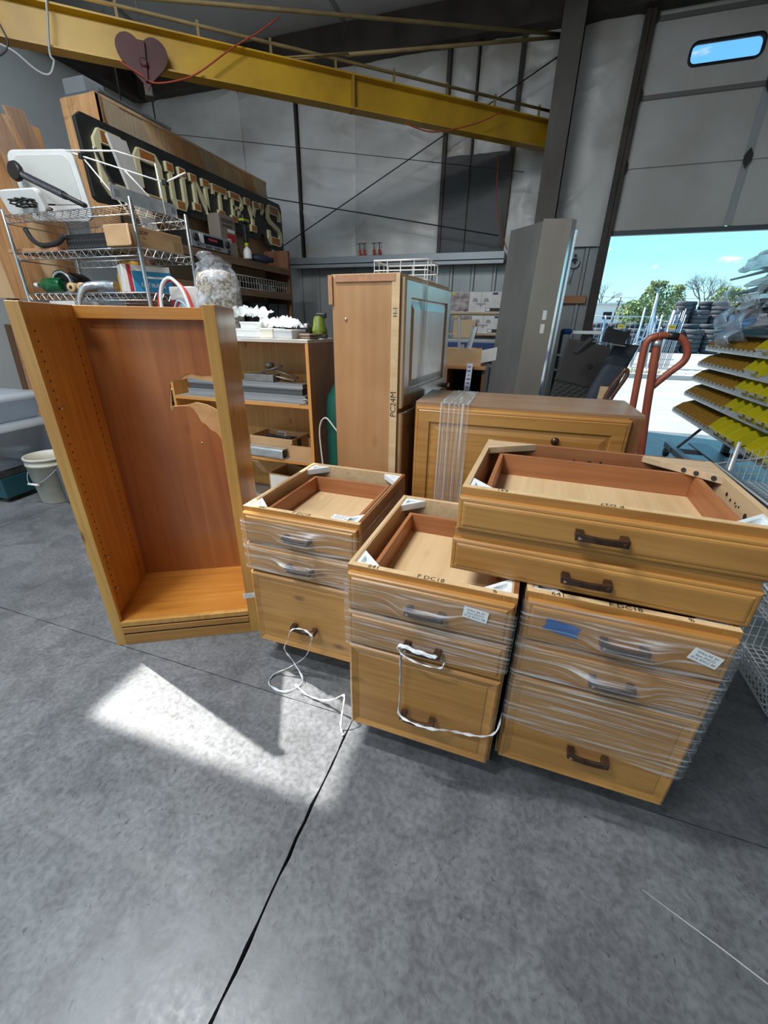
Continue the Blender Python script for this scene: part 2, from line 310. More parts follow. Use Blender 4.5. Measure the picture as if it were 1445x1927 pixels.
for k, (a, b, z0, z1, am) in enumerate([(-6.2, -4.46, 2.12, 4.32, .010), (-4.46, -3.57, 2.21, 4.32, .010), (-3.53, -2.69, 2.21, 4.32, .010), (-2.69, -1.47, 2.21, 4.32, .014), (-1.42, -1.12, 3.28, 4.36, .012), (-1.08, -.63, 3.28, 4.36, .012), (-.575, -.20, 2.12, 4.32, .028), (.03, .60, 2.24, 4.30, .012)]):
    insul(a, b, z0, z1, 11 + k, am).obj('insulation_panel', vinyl, wb)
for x, w in ((-3.55, .022), (-1.445, .045), (-1.10, .016), (-.60, .05)):
    MB().box(x - w / 2, x + w / 2, 6.545, 6.60, 2.12, 4.40).obj('wall_strip', darksteel, wb)
MB().box(-1.425, -.625, 6.575, 6.60, 2.20, 3.27).obj('dark_wall_panel', mat('charcoal_sheet', (.045, .047, .052), .5, 0, (.06, .062, .068), 2), wb)
MB().box(-3.83, -.53, 6.40, 6.60, 2.10, 2.20).box(-3.83, -.53, 6.40, 6.415, 2.06, 2.12).obj('girt', greysteel, wb, .004)
MB().box(-6.2, 4.4, 6.42, 6.60, 4.30, 4.62).obj('eave_beam', darksteel, wb)
# column with flanges
cb = MB(); cb.box(-.205, .015, 6.10, 6.125, 0, 4.5); cb.box(-.205, .015, 6.38, 6.405, 0, 4.5); cb.box(-.105, -.085, 6.12, 6.39, 0, 4.5)
col = tag(cb.obj('steel_column', mat('column_steel', (.10, .092, .085), .5, .3, (.055, .045, .038), 2.2, (1, 1, .5)), None), 'dark steel I-section column that carries the yellow jib crane', 'column')
# --- side and rear walls
wl = struct(MB().box(-6.32, -6.2, -5.1, 6.8, 0, 5.4).obj('wall_left', wallpaint))
MB().box(-6.2, -6.02, -5, 6.5, 4.27, 4.60).obj('eave_beam', darksteel, wl)
for v in (1.2, 4.4): MB().box(-6.2, -6.185, v, v + .03, 0, 4.27).obj('wall_seam', greysteel, wl)
wr = struct(MB().box(5.5, 5.62, -5.1, 6.8, 0, 5.6).obj('wall_right', wallpaint))
wf = struct(MB().box(-6.2, -5.6, -5.14, -5.0, 0, 5.7).box(-.2, 5.5, -5.14, -5.0, 0, 5.7).box(-5.6, -.2, -5.14, -5.0, 4.0, 5.7).obj('wall_front', wallpaint))  # unseen rear opening assumed here to let in more daylight
# --- roof with a skylight opening
def rz(v): return 4.62 + (6.6 - v) * .072
HX0, HX1, HY0, HY1 = -4.80, -3.80, 1.47, 3.80
ce = MB()
def slab(x0, x1, y0, y1, th=.06):
    ce.add([(x0, y0, rz(y0)), (x1, y0, rz(y0)), (x1, y1, rz(y1)), (x0, y1, rz(y1)), (x0, y0, rz(y0) + th), (x1, y0, rz(y0) + th), (x1, y1, rz(y1) + th), (x0, y1, rz(y1) + th)],
           [(3, 2, 1, 0), (4, 5, 6, 7), (0, 1, 5, 4), (1, 2, 6, 5), (2, 3, 7, 6), (3, 0, 4, 7)])
slab(-6.4, HX0, -5.2, 6.9); slab(HX1, 5.7, -5.2, 6.9); slab(HX0, HX1, 1.2, HY0); slab(HX0, HX1, HY1, 4.05); slab(HX0, HX1, 5.0, 6.9); slab(HX0, HX1, -5.2, -3.2)
ceil = struct(ce.obj('ceiling', vinyl_roof))
km, kn, kl, kp = newmat('added_milky_sheet'); kt = kn.new('ShaderNodeBsdfTranslucent'); kt.inputs[0].default_value = (.90, .95, 1.0, 1); kl.new(kt.outputs[0], kn['Material Output'].inputs[0])
for y0_, y1_ in ((4.05, 5.0), (-3.2, -1.0), (-1.0, 1.2)): MB().add([(HX0 - .05, y0_, rz(y0_) + .065), (HX1 + .05, y0_, rz(y0_) + .065), (HX1 + .05, y1_, rz(y1_) + .065), (HX0 - .05, y1_, rz(y1_) + .065)], [(0, 1, 2, 3)]).obj('added_skylight_sheet', km, ceil)  # milky panels are unseen, added to lift the daylight inside
def roof_bar(name, p, q, w, h, m):
    p, q = Vector(p), Vector(q); t = (q - p).normalized(); s = Vector((-t.y, t.x, 0)).normalized() * w / 2; up = Vector((0, 0, h))
    mb = MB(); vs = [p - s, p + s, p + s - up, p - s - up, q - s, q + s, q + s - up, q - s - up]
    mb.add(vs, [(0, 1, 2, 3), (7, 6, 5, 4), (0, 4, 5, 1), (1, 5, 6, 2), (2, 6, 7, 3), (3, 7, 4, 0)]); return mb.obj(name, m, ceil)
roof_bar('rafter', (-.12, 6.4, rz(6.4)), (-.12, -5, rz(-5)), .2, .34, darksteel)
roof_bar('rafter', (-5.0, 4.35, rz(4.35)), (-3.0, 5.25, rz(5.25)), .05, .10, darksteel)
for u in (-5.3, -2.75, -1.35, 1.4, 2.9): roof_bar('roof_seam', (u, 6.6, rz(6.6)), (u, -5, rz(-5)), .05, .012, mat('seam_tape', (.27, .27, .27), .5))
for v in (5.3, 3.9): roof_bar('purlin', (-2.6, v, rz(v)), (5.4, v, rz(v)), .05, .03, vinyl_roof)
# --- bay door, raised, in sections
dr = struct(MB().box(.66, 4.33, 6.628, 6.634, 2.385, 4.86).obj('door_1', doortrim))
ZS = [2.39, 3.008, 3.632, 4.256, 4.86]
WX0, WX1, WZ0, WZ1 = 1.115, 1.745, 3.845, 4.012
def rrect(x0, x1, z0, z1, r, n=6):
    pts = []
    for cx_, cz_, a0 in ((x1 - r, z1 - r, 0), (x0 + r, z1 - r, pi / 2), (x0 + r, z0 + r, pi), (x1 - r, z0 + r, 1.5 * pi)):
        for k in range(n + 1): a = a0 + pi / 2 * k / n; pts.append((cx_ + r * cos(a), cz_ + r * sin(a)))
    return pts
bpy.data.objects.remove(dr)
dr = struct(thing('door_1', 'raised white sectional bay door', 'door')); del dr['category']; del dr['label']
for k in range(4):
    for (a, b) in ((.66, 1.885), (1.915, 3.10), (3.13, 4.33)):
        z0, z1 = ZS[k] + .006, ZS[k + 1] - .006
        if k == 2 and a < 1:
            # section with the oval light: ring between rectangle and rounded hole
            hole = rrect(WX0, WX1, WZ0, WZ1, .055); n = len(hole); cxm, czm = (WX0 + WX1) / 2, (WZ0 + WZ1) / 2; outer = []
            for (x, z) in hole:
                dx, dz = x - cxm, z - czm; s = min(((b - cxm) if dx > 0 else (cxm - a)) / max(abs(dx), 1e-6), ((z1 - czm) if dz > 0 else (czm - z0)) / max(abs(dz), 1e-6)); outer.append((cxm + dx * s, czm + dz * s))
            for cxx, czz in ((a, z0), (b, z0), (b, z1), (a, z1)):
                i = min(range(n), key=lambda q: (outer[q][0] - cxx) ** 2 + (outer[q][1] - czz) ** 2); outer[i] = (cxx, czz)
            mb = MB(); mb.rings([[(x, 6.625, z) for x, z in outer], [(x, 6.625, z) for x, z in hole], [(x, 6.665, z) for x, z in hole], [(x, 6.665, z) for x, z in outer]], False, False, True, False, None, True)
            mb.obj('door_panel', doorpaint, dr)
        else:
            MB().box(a, b, 6.625, 6.665, z0, z1).obj('door_panel', doorpaint, dr, .004)
for k in range(1, 4):
    MB().box(.66, 4.33, 6.605, 6.628, ZS[k] - .030 if k > 1 else ZS[k] - .008, ZS[k] + .010 if k > 1 else ZS[k] + .008).obj('door_rail', mat('door_strut', (.20, .19, .18), .55, .2) if k > 1 else doorpaint, dr)
for u in (.69, 1.90, 3.115):
    for k in range(4): MB().box(u - .035, u + .035, 6.612, 6.626, ZS[k] + .012, ZS[k + 1] - .035).obj('door_stile', doortrim if u > 1 else mat('jamb_stile', (.24, .235, .23), .5, .2), dr)
hm = mat('hinge_steel', (.06, .06, .062), .5, .5)
for u in (.70, 1.90, 3.115):
    for k in range(1, 4): MB().prism([(u, ZS[k] - .09), (u + .036, ZS[k] - .03), (u + .036, ZS[k] + .03), (u, ZS[k] + .09), (u - .036, ZS[k] + .03), (u - .036, ZS[k] - .03)], -6.604, -6.580, Matrix.Rotation(pi / 2, 4, 'X')).obj('hinge', hm, dr)
MB().box(.63, 4.35, 6.60, 6.67, 2.345, 2.392).obj('bottom_seal', mat('door_seal', (.10, .13, .15), .5, .2), dr, .004)
fr = MB(); h0 = rrect(WX0 - .018, WX1 + .018, WZ0 - .018, WZ1 + .018, .07); h1 = rrect(WX0 + .004, WX1 - .004, WZ0 + .004, WZ1 - .004, .05)
fr.rings([[(x, 6.626, z) for x, z in h0], [(x, 6.612, z) for x, z in h0], [(x, 6.612, z) for x, z in h1], [(x, 6.650, z) for x, z in h1]], False, False); wfz = fr.obj('window_frame', black, dr)
gm, gn, gl, gp = newmat('frosted_light_pane'); gp.inputs['Base Color'].default_value = (.75, .88, 1, 1); gp.inputs['Roughness'].default_value = .5
gt = gn.new('ShaderNodeBsdfTransparent'); gt.inputs[0].default_value = (.80, .88, 1, 1); g2 = gn.new('ShaderNodeMixShader'); g2.inputs[0].default_value = .12; gl.new(gt.outputs[0], g2.inputs[1]); gl.new(gp.outputs[0], g2.inputs[2]); gl.new(g2.outputs[0], gn['Material Output'].inputs[0])
MB().prism(rrect(WX0 - .004, WX1 + .004, WZ0 - .004, WZ1 + .004, .055), -6.650, -6.644, Matrix.Rotation(pi / 2, 4, 'X')).obj('pane', gm, wfz)
tr = struct(MB().box(.60, .655, 6.52, 6.66, 0, 4.86).box(.655, .70, 6.52, 6.535, 0, 4.86).box(.655, .66, 6.52, 6.60, 2.3, 4.86).obj('trim_1', darksteel))
MB().box(.648, .660, 6.60, 6.64, 0, 2.36).obj('weather_strip', mat('white_weather_strip', (.6, .64, .66), .4), tr)
struct(MB().box(4.33, 4.40, 6.52, 6.66, 0, 4.86).obj('trim_2', darksteel))
# unseen ceiling lamps added to brighten the hall (over and behind the viewpoint)
def lamp(x, y, power, wh):
    t = thing('fill_strip_light', 'added unseen white LED fill strip under the roof, ' + wh, 'added fill light', (x, y, rz(y) - .45), 0, 'added unseen fill strips')
    MB().box(-.7, .7, -.09, .09, 0, .06).obj('housing', white_pl, t, .01)
    MB().box(-.66, .66, -.07, .07, -.008, 0).obj('diffuser', mat('fill_diffuser', (1, .97, .92), .5, emit=4), t)
    for s in (-.5, .5): MB().tube([(s, 0, .06), (s, 0, .45)], .004, 6).obj('hanger', chrome, t)
    d = bpy.data.lights.new('fill_strip_light', 'AREA'); d.shape = 'RECTANGLE'; d.size = 1.3; d.size_y = .15; d.energy = power; d.color = (.93, .97, 1)
    o = link(bpy.data.objects.new('fill_strip_glow', d)); o.parent = t; o.location = (0, 0, -.02)
lamp(-2.0, -1.4, 80, 'between the other two'); lamp(-2.0, -3.4, 70, 'nearest the assumed rear opening'); lamp(-1.9, .6, 100, 'nearest the back wall')
# ================================================================== cabinets
DRAWER_PROF = [(0, 0), (0, -.013), (.004, -.0165), (.009, -.0175), (.011, -.0165), (.015, -.020), (.020, -.021)]
RAISED_PROF = [(0, 0), (0, -.014), (.004, -.018), (.010, -.020), (.040, -.020), (.043, -.0165), (.047, -.0165), (.075, -.0205)]
FILE_PROF = [(0, 0), (0, -.013), (.004, -.017), (.009, -.019), (.012, -.0175), (.030, -.0125), (.033, -.0145), (.040, -.0145)]
def pull(parent, x, z, y=-.021, w=.105, tilt=0, clean=False):
    # arched bar with two square feet and pyramid ends
    mb = MB(); n = 10; rs = []
    for i in range(n + 1):
        t = i / n; px = (t - .5) * w; arch = .006 * (1 - (2 * t - 1) ** 2); hh = .0095 - .002 * (1 - (2 * t - 1) ** 2); yy = -.026 - arch
        rs.append([(px, yy - .004, -hh), (px, yy - .004, hh), (px, yy + .005, hh), (px, yy + .005, -hh)])
    mb.rings(rs, True, True, True, False)
    for s in (-1, 1): mb.box(s * (w / 2 - .009) - .009, s * (w / 2 - .009) + .009, -.028, 0, -.0085, .0085)
    h = mb.obj('handle', bronze, parent, .0012, (x, y, z))
    for s in (-1, 1):
        c = s * (w / 2 - .010); MB().add([(c - .0065, -.0305, -.0065), (c + .0065, -.0305, -.0065), (c + .0065, -.0305, .0065), (c - .0065, -.0305, .0065), (c, -.0345, 0)], [(0, 1, 4), (1, 2, 4), (2, 3, 4), (3, 0, 4)]).obj('end_stud', bronze, h)
    g = MB(); c = -(w / 2 - .010); g.prism([(c - .004, -.0045), (c + .004, -.0008), (c - .004, .004)], .0335, .0350, Matrix.Rotation(pi / 2, 4, 'X')); g.obj('painted_glint', glint, h)  # highlight on one handle end, painted as a pale copper triangle
    return h
def sticker(parent, M, w=.062, h=.034, lines=('WALL RE. BY', 'Base (INCC)', 'ID #: BNCC ##')):
    s = MB().box(-w / 2, w / 2, -h / 2, h / 2, 0, .0004, M).obj('label_sticker', paper, parent); s['label'] = 'white printed paper sticker'
    for i, b in enumerate(lines): text('printed_line', b, h * .24, print_ink, s, M @ Matrix.Translation((0, h * (.27 - .27 * i), .0006)), .0001)
    return s
def tri_block(parent, x, y, sx, sy, z, a=.078, th=.026):
    mb = MB(); p = [(0, 0), (a, 0), (0, a)]; q = [(.012, .012), (a - .03, .012), (.012, a - .03)]
    if sx * sy < 0: p = p[::-1]; q = q[::-1]
    P = [(x + sx * i, y + sy * j) for i, j in p]; Q = [(x + sx * i, y + sy * j) for i, j in q]
    mb.rings([[(i, j, z - th) for i, j in P], [(i, j, z) for i, j in P], [(i, j, z) for i, j in Q], [(i, j, z - th * .55) for i, j in Q]], True, True, True, False)
    return mb.obj('corner_block', bracket, parent, .002)
def wrap_sheet(w, d, z0f, z1f, hz, left=.25, right=.35, amp=.003, off=.0245):
    # film pulled round a cabinet: along the left side, across the front, along the right side
    L0, L1, L2 = left, w + 2 * .006, right; tot = L0 + L1 + L2; ph = random.random() * 6
    def fn(s, t):
        a = s * tot
        if a < L0: x = -.006; y = -off + (L0 - a); u = 0
        elif a < L0 + L1: x = -.006 + (a - L0); y = -off; u = (a - L0) / L1
        else: x = w + .006; y = -off + (a - L0 - L1); u = 1
        lo, hi = z0f(u), z1f(u); z = lo + (hi - lo) * t
        b = 0
        if L0 <= a <= L0 + L1:
            for hx, hzz in hz: b = max(b, .038 * math.exp(-(max(0, abs(x - hx) - .045) / .045) ** 2) * math.exp(-(max(0, abs(z - hzz) - .008) / .020) ** 2))
            y -= b + amp * .25 * (.5 + .5 * sin(70 * z + 21 * x + ph + 3 * sin(9 * x)))
        else: x += (-1 if a < L0 else 1) * amp * .08 * (.5 + .5 * sin(80 * z + 7 * y + ph))
        return (x, y, z)
    return MB().grid(fn, 66, 34)
def wrap_piece(mb, mt, parent, name='stretch_wrap'):
    o = mb.obj(name, mt, parent); o['label'] = 'clear stretch film pulled round the drawer fronts'; return o
FW, FD, FH = .457, .542, .707
def file_cabinet(label, loc, rz_, film_from=None, wrapfn=None, wmat=None, sticks=(), marks=(), blocks=True):
    t = thing('drawer_cabinet', label, 'cabinet', loc, rz_, 'open-topped drawer base cabinets')
    w, d, h = FW, FD, FH
    for x0, x1, nm in ((0, .013, 'side_panel'), (w - .013, w, 'side_panel')):
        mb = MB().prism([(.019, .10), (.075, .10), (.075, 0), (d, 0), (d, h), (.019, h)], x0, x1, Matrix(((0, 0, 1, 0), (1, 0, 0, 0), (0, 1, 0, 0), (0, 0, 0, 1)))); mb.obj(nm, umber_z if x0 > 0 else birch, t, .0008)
        # pale ply lining seen from above
    MB().box(.013, .0165, .02, d - .013, .2, h - .002).obj('side_lining', birch, t); MB().box(w - .0165, w - .013, .02, d - .013, .2, h - .002).obj('side_lining', birch, t)
    MB().box(.013, w - .013, d - .013, d - .001, .0, h - .09).obj('back_panel', birch, t)
    MB().box(.013, w - .013, d - .017, d, h - .075, h).obj('back_rail', birch, t, .001)
    for x0, x1 in ((0, .038), (w - .038, w)): MB().box(x0, x1, 0, .019, .10, h).obj('stile', honey_z, t, .001)
    for z0, z1 in ((h - .034, h), (.548, .582), (.425, .459), (.10, .135)): MB().box(.038, w - .038, 0, .019, z0, z1).obj('rail', honey_x, t, .001)
    MB().box(.001, w - .001, .001, .0185, h, h + .0005).obj('raw_edge', maple_y, t); MB().box(.013, w - .013, .075, .087, 0, .10).obj('toe_kick', darkwood, t)
    MB().box(.014, w - .014, .02, d - .014, .10, .112).obj('bottom_panel', birch, t)
    # drawers
    for z0, z1, prof, hz, mt in ((.570, .690, DRAWER_PROF, .625, honey_x), (.446, .563, DRAWER_PROF, .503, honey_x), (.103, .438, FILE_PROF, .232, honey_x)):
        f = MB().front(.006, w - .006, z0, z1, prof).obj('drawer_front', mt, t)
        pull(f, w / 2 + .005, hz)
    bx0, bx1, by0, by1, bz0, bz1 = .048, w - .048, .024, d - .075, .590, .672
    MB().box(bx0, bx0 + .013, by0, by1, bz0, bz1).obj('drawer_box_side', cherry_y, t, .001); MB().box(bx1 - .013, bx1, by0, by1, bz0, bz1).obj('drawer_box_side', cherry_y, t, .001)
    MB().box(bx0 + .013, bx1 - .013, by1 - .013, by1, bz0, bz1).obj('drawer_box_back', cherry_x, t, .001); MB().box(bx0 + .013, bx1 - .013, by0, by0 + .012, bz0, bz1).obj('drawer_box_back', cherry_x, t, .001)
    MB().box(bx0 + .012, bx1 - .012, by0 + .011, by1 - .012, bz0 + .008, bz0 + .013).obj('drawer_bottom', maple_y, t)
    z = h - .004
    for x, y, sx, sy in ((.0165, .019, 1, 1), (w - .0165, .019, -1, 1), (.0165, d - .017, 1, -1), (w - .0165, d - .017, -1, -1)): tri_block(t, x, y, sx, sy, z)
    for b, x, y, s, r in marks: text('marker_writing', b, s, ink, t, Matrix.Translation((x, y, h + .0009)) @ Matrix.Rotation(r, 4, 'Z'), .0002)
    if wrapfn: wrap_piece(wrapfn(), wmat, t)
    for M in sticks: sticker(t, M)
    return t
A = file_cabinet('drawer cabinet beside the tall open bookcase, film loop hanging from its bottom handle', (-.916, 1.131, 0), -.005,
    wrapfn=lambda: wrap_sheet(FW, FD, lambda u: .462 - .012 * u, lambda u: .668 + .004 * sin(3 * u), [(.233, .625), (.233, .503)], .12, .50, .004), wmat=film_h,
    sticks=(T(.375, .030, FH + .0008, 0, 0, -.02),), marks=(('F DC18', .235, .009, .022, 0), ('641', .08, .009, .021, 0)))
B = file_cabinet('drawer cabinet whose two lower handles are wrapped in white film strand', (-.401, .894, 0), -.010,
    wrapfn=lambda: wrap_sheet(FW, FD, lambda u: .447 + .035 * u, lambda u: .676 + .006 * sin(4 * u), [(.233, .625)], .10, .30, .003), wmat=film_h2,
    sticks=(FACE(.362, -.0275, .652, 0, -.10),), marks=(('641', .075, .009, .023, 0), ('F DC18', .235, .009, .023, 0), ('8', .40, .009, .020, .4)))
Cc = file_cabinet('drawer cabinet with blue masking tape on its top drawer', (.075, .932, 0), -.007,
    wrapfn=lambda: wrap_sheet(FW, FD, lambda u: .275 - .045 * u, lambda u: .694 + .004 * sin(5 * u), [(.238, .625), (.238, .503)], .20, .50, .004, .0250), wmat=film_h,
    sticks=(FACE(.395, -.0295, .640, 0, -.28),), marks=(('641', .075, .009, .023, 0), ('F DC18', .225, .009, .023, 0), ('8', .36, .009, .020, .5)))
tp = [(-.043, -.015), (-.036, -.004), (-.040, .017), (.02, .018), (.044, .014), (.040, 0), (.043, -.018), (.0, -.019)]
MB().prism(tp, 0, .0006, FACE(.093, -.0225, .632, 0, -.12)).obj('masking_tape', tape, Cc)
# --- pencil drawer units stacked on the cabinets
def pencil_unit(label, loc, rz_, w=.680, d=.515, h=.116, top=False):
    t = thing('pencil_drawer_unit', label, 'drawer unit', loc, rz_, 'wide pencil drawer units in a stack')
    for x0 in (0, w - .016): MB().box(x0, x0 + .016, .019, d, .0, h).obj('side_panel', birch, t, .001)
    MB().box(.016, w - .016, d - .014, d, 0, h).obj('back_panel', cherry_x, t, .001)
    MB().box(0, w, 0, .019, h - .030, h).obj('rail', honey_x, t, .0012); MB().box(0, w, 0, .019, 0, .014).obj('rail', honey_x, t, .0012)
    for x0 in (0, w - .035): MB().box(x0, x0 + .035, .0005, .0185, .014, h - .030).obj('stile', honey_z, t)
    f = MB().front(-.002, w + .002, -.0 if not top else .003, h - .022, DRAWER_PROF).obj('drawer_front', honey_x, t)
    pull(f, w * .49, h * .44, w=.112)
    x0, x1, y0, y1 = .052, w - .052, .026, d - .085
    MB().box(x0, x0 + .013, y0, y1, .014, h - .022).obj('drawer_box_side', cherry_y, t, .001); MB().box(x1 - .013, x1, y0, y1, .014, h - .022).obj('drawer_box_side', cherry_y, t, .001)
    MB().box(x0 + .013, x1 - .013, y1 - .013, y1, .014, h - .022).obj('drawer_box_back', cherry_x, t, .001); MB().box(x0 + .013, x1 - .013, y0, y0 + .012, .014, h - .030).obj('drawer_box_back', cherry_x, t, .001)
    MB().box(x0 + .012, x1 - .012, y0 + .011, y1 - .012, .020, .025).obj('drawer_bottom', maple_y, t)
    if top:
        MB().box(.001, w - .001, .001, .0185, h, h + .0005).obj('raw_edge', maple_y, t)
        ply = wood('gusset_ply', (.62, .45, .28), (.50, .34, .20), (.3, .18, .1), 'x', .6, 0, 1, .1)
        g = MB().prism([(.016, d - .014), (.016, d - .118), (.165, d - .014)][::-1], h - .020, h + .001).obj('plywood_gusset', ply, t, .0008)
        g = MB().prism([(w - .016, d - .014), (w - .190, d - .014), (w - .016, d - .165)][::-1], h - .020, h + .001).obj('plywood_gusset', ply, t, .0008)
        for k, fr_ in enumerate((.55, .70, .90)): MB().lathe([(.009, 0), (.009, .001)], 12, Matrix.Translation((w - .190 + .174 * fr_ - .001, d - .014 - .151 * fr_ - .001, h - .009)) @ Matrix.Rotation(-.72, 4, 'Z') @ Matrix.Rotation(pi / 2, 4, 'X') @ Matrix.Scale(.8, 4)).obj('pocket_screw', ink, t)
        for x, z, r in ((w * .43, .075, .004), (w * .50, .070, .010), (w * .55, .078, .004)): MB().lathe([(r, 0), (r, .0012)], 12, T(x, d - .0145, z, pi / 2)).obj('bored_hole', ink, t)
        for y, z, r in ((.30, .085, .006), (.27, .080, .004), (.24, .083, .003), (.23, .078, .003), (.215, .082, .003), (.17, .075, .008)): MB().lathe([(r, 0), (r, .0012)], 10, T(w - .016, y, z, 0, -pi / 2)).obj('bored_hole', ink, t)
        tri_block(t, .016, .019, 1, 1, h - .003, .07); tri_block(t, w - .016, .019, -1, 1, h - .003, .085)
        text('marker_writing', 'P D27', .020, ink, t, T(.345, .010, h + .0009, 0, 0, pi), .0002); text('marker_writing', '641', .019, ink, t, T(.10, .010, h + .0009, 0, 0, pi), .0002)
    return t
D1 = pencil_unit('wide pencil drawer unit resting directly on two cabinets', (-.126, .985, FH + .001), -.030, w=.672)
D2 = pencil_unit('open pencil drawer unit with plywood corner gussets, uppermost of the stack', (-.120, .990, FH + .118), -.031, top=True)
# --- tall bookcase with a torn back
EW, ED, EH = .612, .405, 1.363
E_ = thing('bookcase', 'tall open amber wood bookcase with a hole torn in its back panel', 'bookcase', (-1.553, .958, 0), .5005)
MB().box(0, .019, .019, ED, 0, EH).obj('side_panel', pine_z, E_, .0015); 
MB().box(EW - .019, EW, .019, ED, 0, EH).obj('side_panel', pine_z, E_, .0015)
MB().box(0, .041, 0, .019, 0, EH).obj('stile', stile_z, E_, .0015); MB().box(EW - .041, EW, 0, .019, 0, EH).obj('stile', stile_z, E_, .0015)
MB().box(.019, EW - .019, ED - .035, ED - .010, EH - .046, EH).obj('top_rail', pine_x, E_, .0015)
MB().box(.019, EW - .019, .02, ED - .008, .105, .122).obj('bottom_shelf', pine_x, E_, .001)
MB().box(.041, EW - .041, -.001, .019, .098, .122).obj('rail', stile_z, E_, .0015); MB().box(.041, EW - .041, -.002, .017, .062, .090).obj('rail', honey_x, E_, .002); MB().box(.041, EW - .041, 0, .019, 0, .052).obj('rail', honey_x, E_, .002)
MB().box(.042, EW - .042, .006, .012, .05, .10).obj('rail_gap', dark_in, E_)
RX = Matrix(((1, 0, 0, 0), (0, 0, -1, 0), (0, 1, 0, 0), (0, 0, 0, 1)))
def shift(poly): return poly
hole_b = [(.313, 1.070), (.335, 1.078), (.369, 1.083), (.40, 1.090), (.43, 1.082), (.47, 1.075), (EW - .019, 1.052)]
hole_c = [(EW - .019, .900), (.52, .925), (.48, .955), (.45, .972), (.407, .984), (.36, .972), (.30, .968)]
MB().prism([(.019, .122), (EW - .019, .122)] + hole_c + hole_b + [(EW - .019, EH - .005), (.019, EH - .005)], -(ED - .004), -(ED - .0075), RX).obj('back_panel', mat('torn_board_core', (.60, .37, .17), .8, 0, (.50, .29, .12), 20), E_)
v_b = [(.313, 1.070), (.33, 1.076), (.352, 1.081), (.37, 1.098), (.40, 1.108), (.44, 1.098), (.48, 1.10), (EW - .019, 1.085)]
v_c = [(EW - .019, .76), (.53, .785), (.505, .80), (.487, .815), (.470, .845), (.447, .860), (.430, .885), (.412, .895), (.400, .93), (.388, .955), (.372, .967), (.34, .969), (.303, .967), (.297, .945), (.290, .967)]
MB().prism([(.019, .122), (EW - .019, .122)] + v_c + v_b + [(EW - .019, EH - .005), (.019, EH - .005)], -(ED - .0075), -(ED - .0095), RX).obj('back_veneer', veneer_z, E_)
pin = MB()
for y in (.080, .335):
    for k in range(34): pin.lathe([(.0042, 0), (.0042, .0006)], 8, T(.019, y, .22 + k * .032, 0, pi / 2))
stuff(pin.obj('shelf_pin_hole', ink, E_))
for z in (.245, .40, 1.02):
    MB().tube([(.019, .08, z), (.026, .08, z), (.028, .095, z + .004), (.024, .105, z)], .002, 6).obj('shelf_pin', chrome, E_)
for x, z in ((.40, .80), (.50, .335)): MB().lathe([(.004, 0), (.003, .002), (0.0005, .003)], 8, T(x, ED - .0095, z, pi / 2)).obj('screw_head', chrome, E_)
sticker(E_, FACE(EW - .026, -.0015, .205, 0, .05), .05, .026)
# --- tall cabinet seen from its side
GW, GD, GH = .745, .315, 1.502
G_ = thing('tall_cabinet', 'tall two-door cabinet with tan plywood side, standing behind the drawer cabinets', 'cabinet', (-.543, 1.80, 0), 1.496)
MB().box(0, .012, .019, GD, 0, GH - .012).obj('side_panel', oakply_z, G_, .001); MB().box(GW - .012, GW, .019, GD, 0, GH - .012).obj('side_panel', oakply_z, G_, .001)
MB().box(.012, GW - .012, GD - .010, GD, 0, GH - .012).obj('back_panel', birch, G_); MB().box(0, GW, .0, GD, GH - .012, GH).obj('top_panel', birch, G_, .001)
MB().box(-.006, .0, .019, GD - .02, GH - .030, GH - .003).obj('scribe_strip', lumber_x, G_, .001); MB().box(-.008, .0, GD - .006, GD + .014, GH - .115, GH - .003).obj('nail_block', lumber_x, G_, .001)
MB().box(-.004, .0, .0, .035, 0, GH).obj('stile_edge', birch, G_, .001)
for x0 in (0, GW - .045): MB().box(x0, x0 + .045, 0, .019, 0, GH - .012).obj('stile', honey_z, G_, .001)
for z0, z1 in ((GH - .05, GH - .012), (.93, .97), (.02, .10)): MB().box(.045, GW - .045, 0, .019, z0, z1).obj('rail', honey_x, G_, .001)
gloss = wood('glossy_alder_door', (.50, .33, .17), (.38, .225, .105), (.08, .03, .012), 'z', .2, 1.0, 1, .8)
for z0, z1 in ((.966, 1.488), (.10, .945)):
    dd = MB().front(.012, GW - .008, z0, z1, [(0, 0), (0, -.014), (.004, -.018), (.010, -.021), (.070, -.021), (.076, -.012), (.082, -.012), (.115, -.019)]).obj('cabinet_door', gloss, G_)
    if z1 > 1: pull(dd, GW - .06, z0 + .028, w=.07)
fs = MB().grid(lambda s, t: (.22 + .075 * s + .006 * sin(9 * t), -.0235 - .004 * sin(14 * s + 5 * t), .62 + t * .878), 18, 40); wrap_piece(fs, film_v, G_)
fs = MB().grid(lambda s, t: (.22 + .075 * s, -.0235 + t * (GD + .03), GH + .002 + .002 * sin(20 * s)), 14, 10); wrap_piece(fs, film_v, G_)
text('marker_writing', 'PC24M', .038, ink, G_, Matrix.Translation((-.0045, .017, .985)) @ Matrix.Rotation(-pi / 2, 4, 'Z') @ Matrix.Rotation(pi / 2, 4, 'X') @ Matrix.Rotation(pi / 2, 4, 'Z'), .0002)
text('marker_writing', 'H-1', .025, ink, G_, Matrix.Translation((-.0045, .017, 1.36)) @ Matrix.Rotation(-pi / 2, 4, 'Z') @ Matrix.Rotation(pi / 2, 4, 'X') @ Matrix.Rotation(pi / 2, 4, 'Z'), .0002)
MB().lathe([(.008, 0), (.007, .003), (.001, .005)], 10, Matrix.Translation((0, .25, 1.33)) @ Matrix.Rotation(-pi / 2, 4, 'Y')).obj('screw_head', glint, G_)
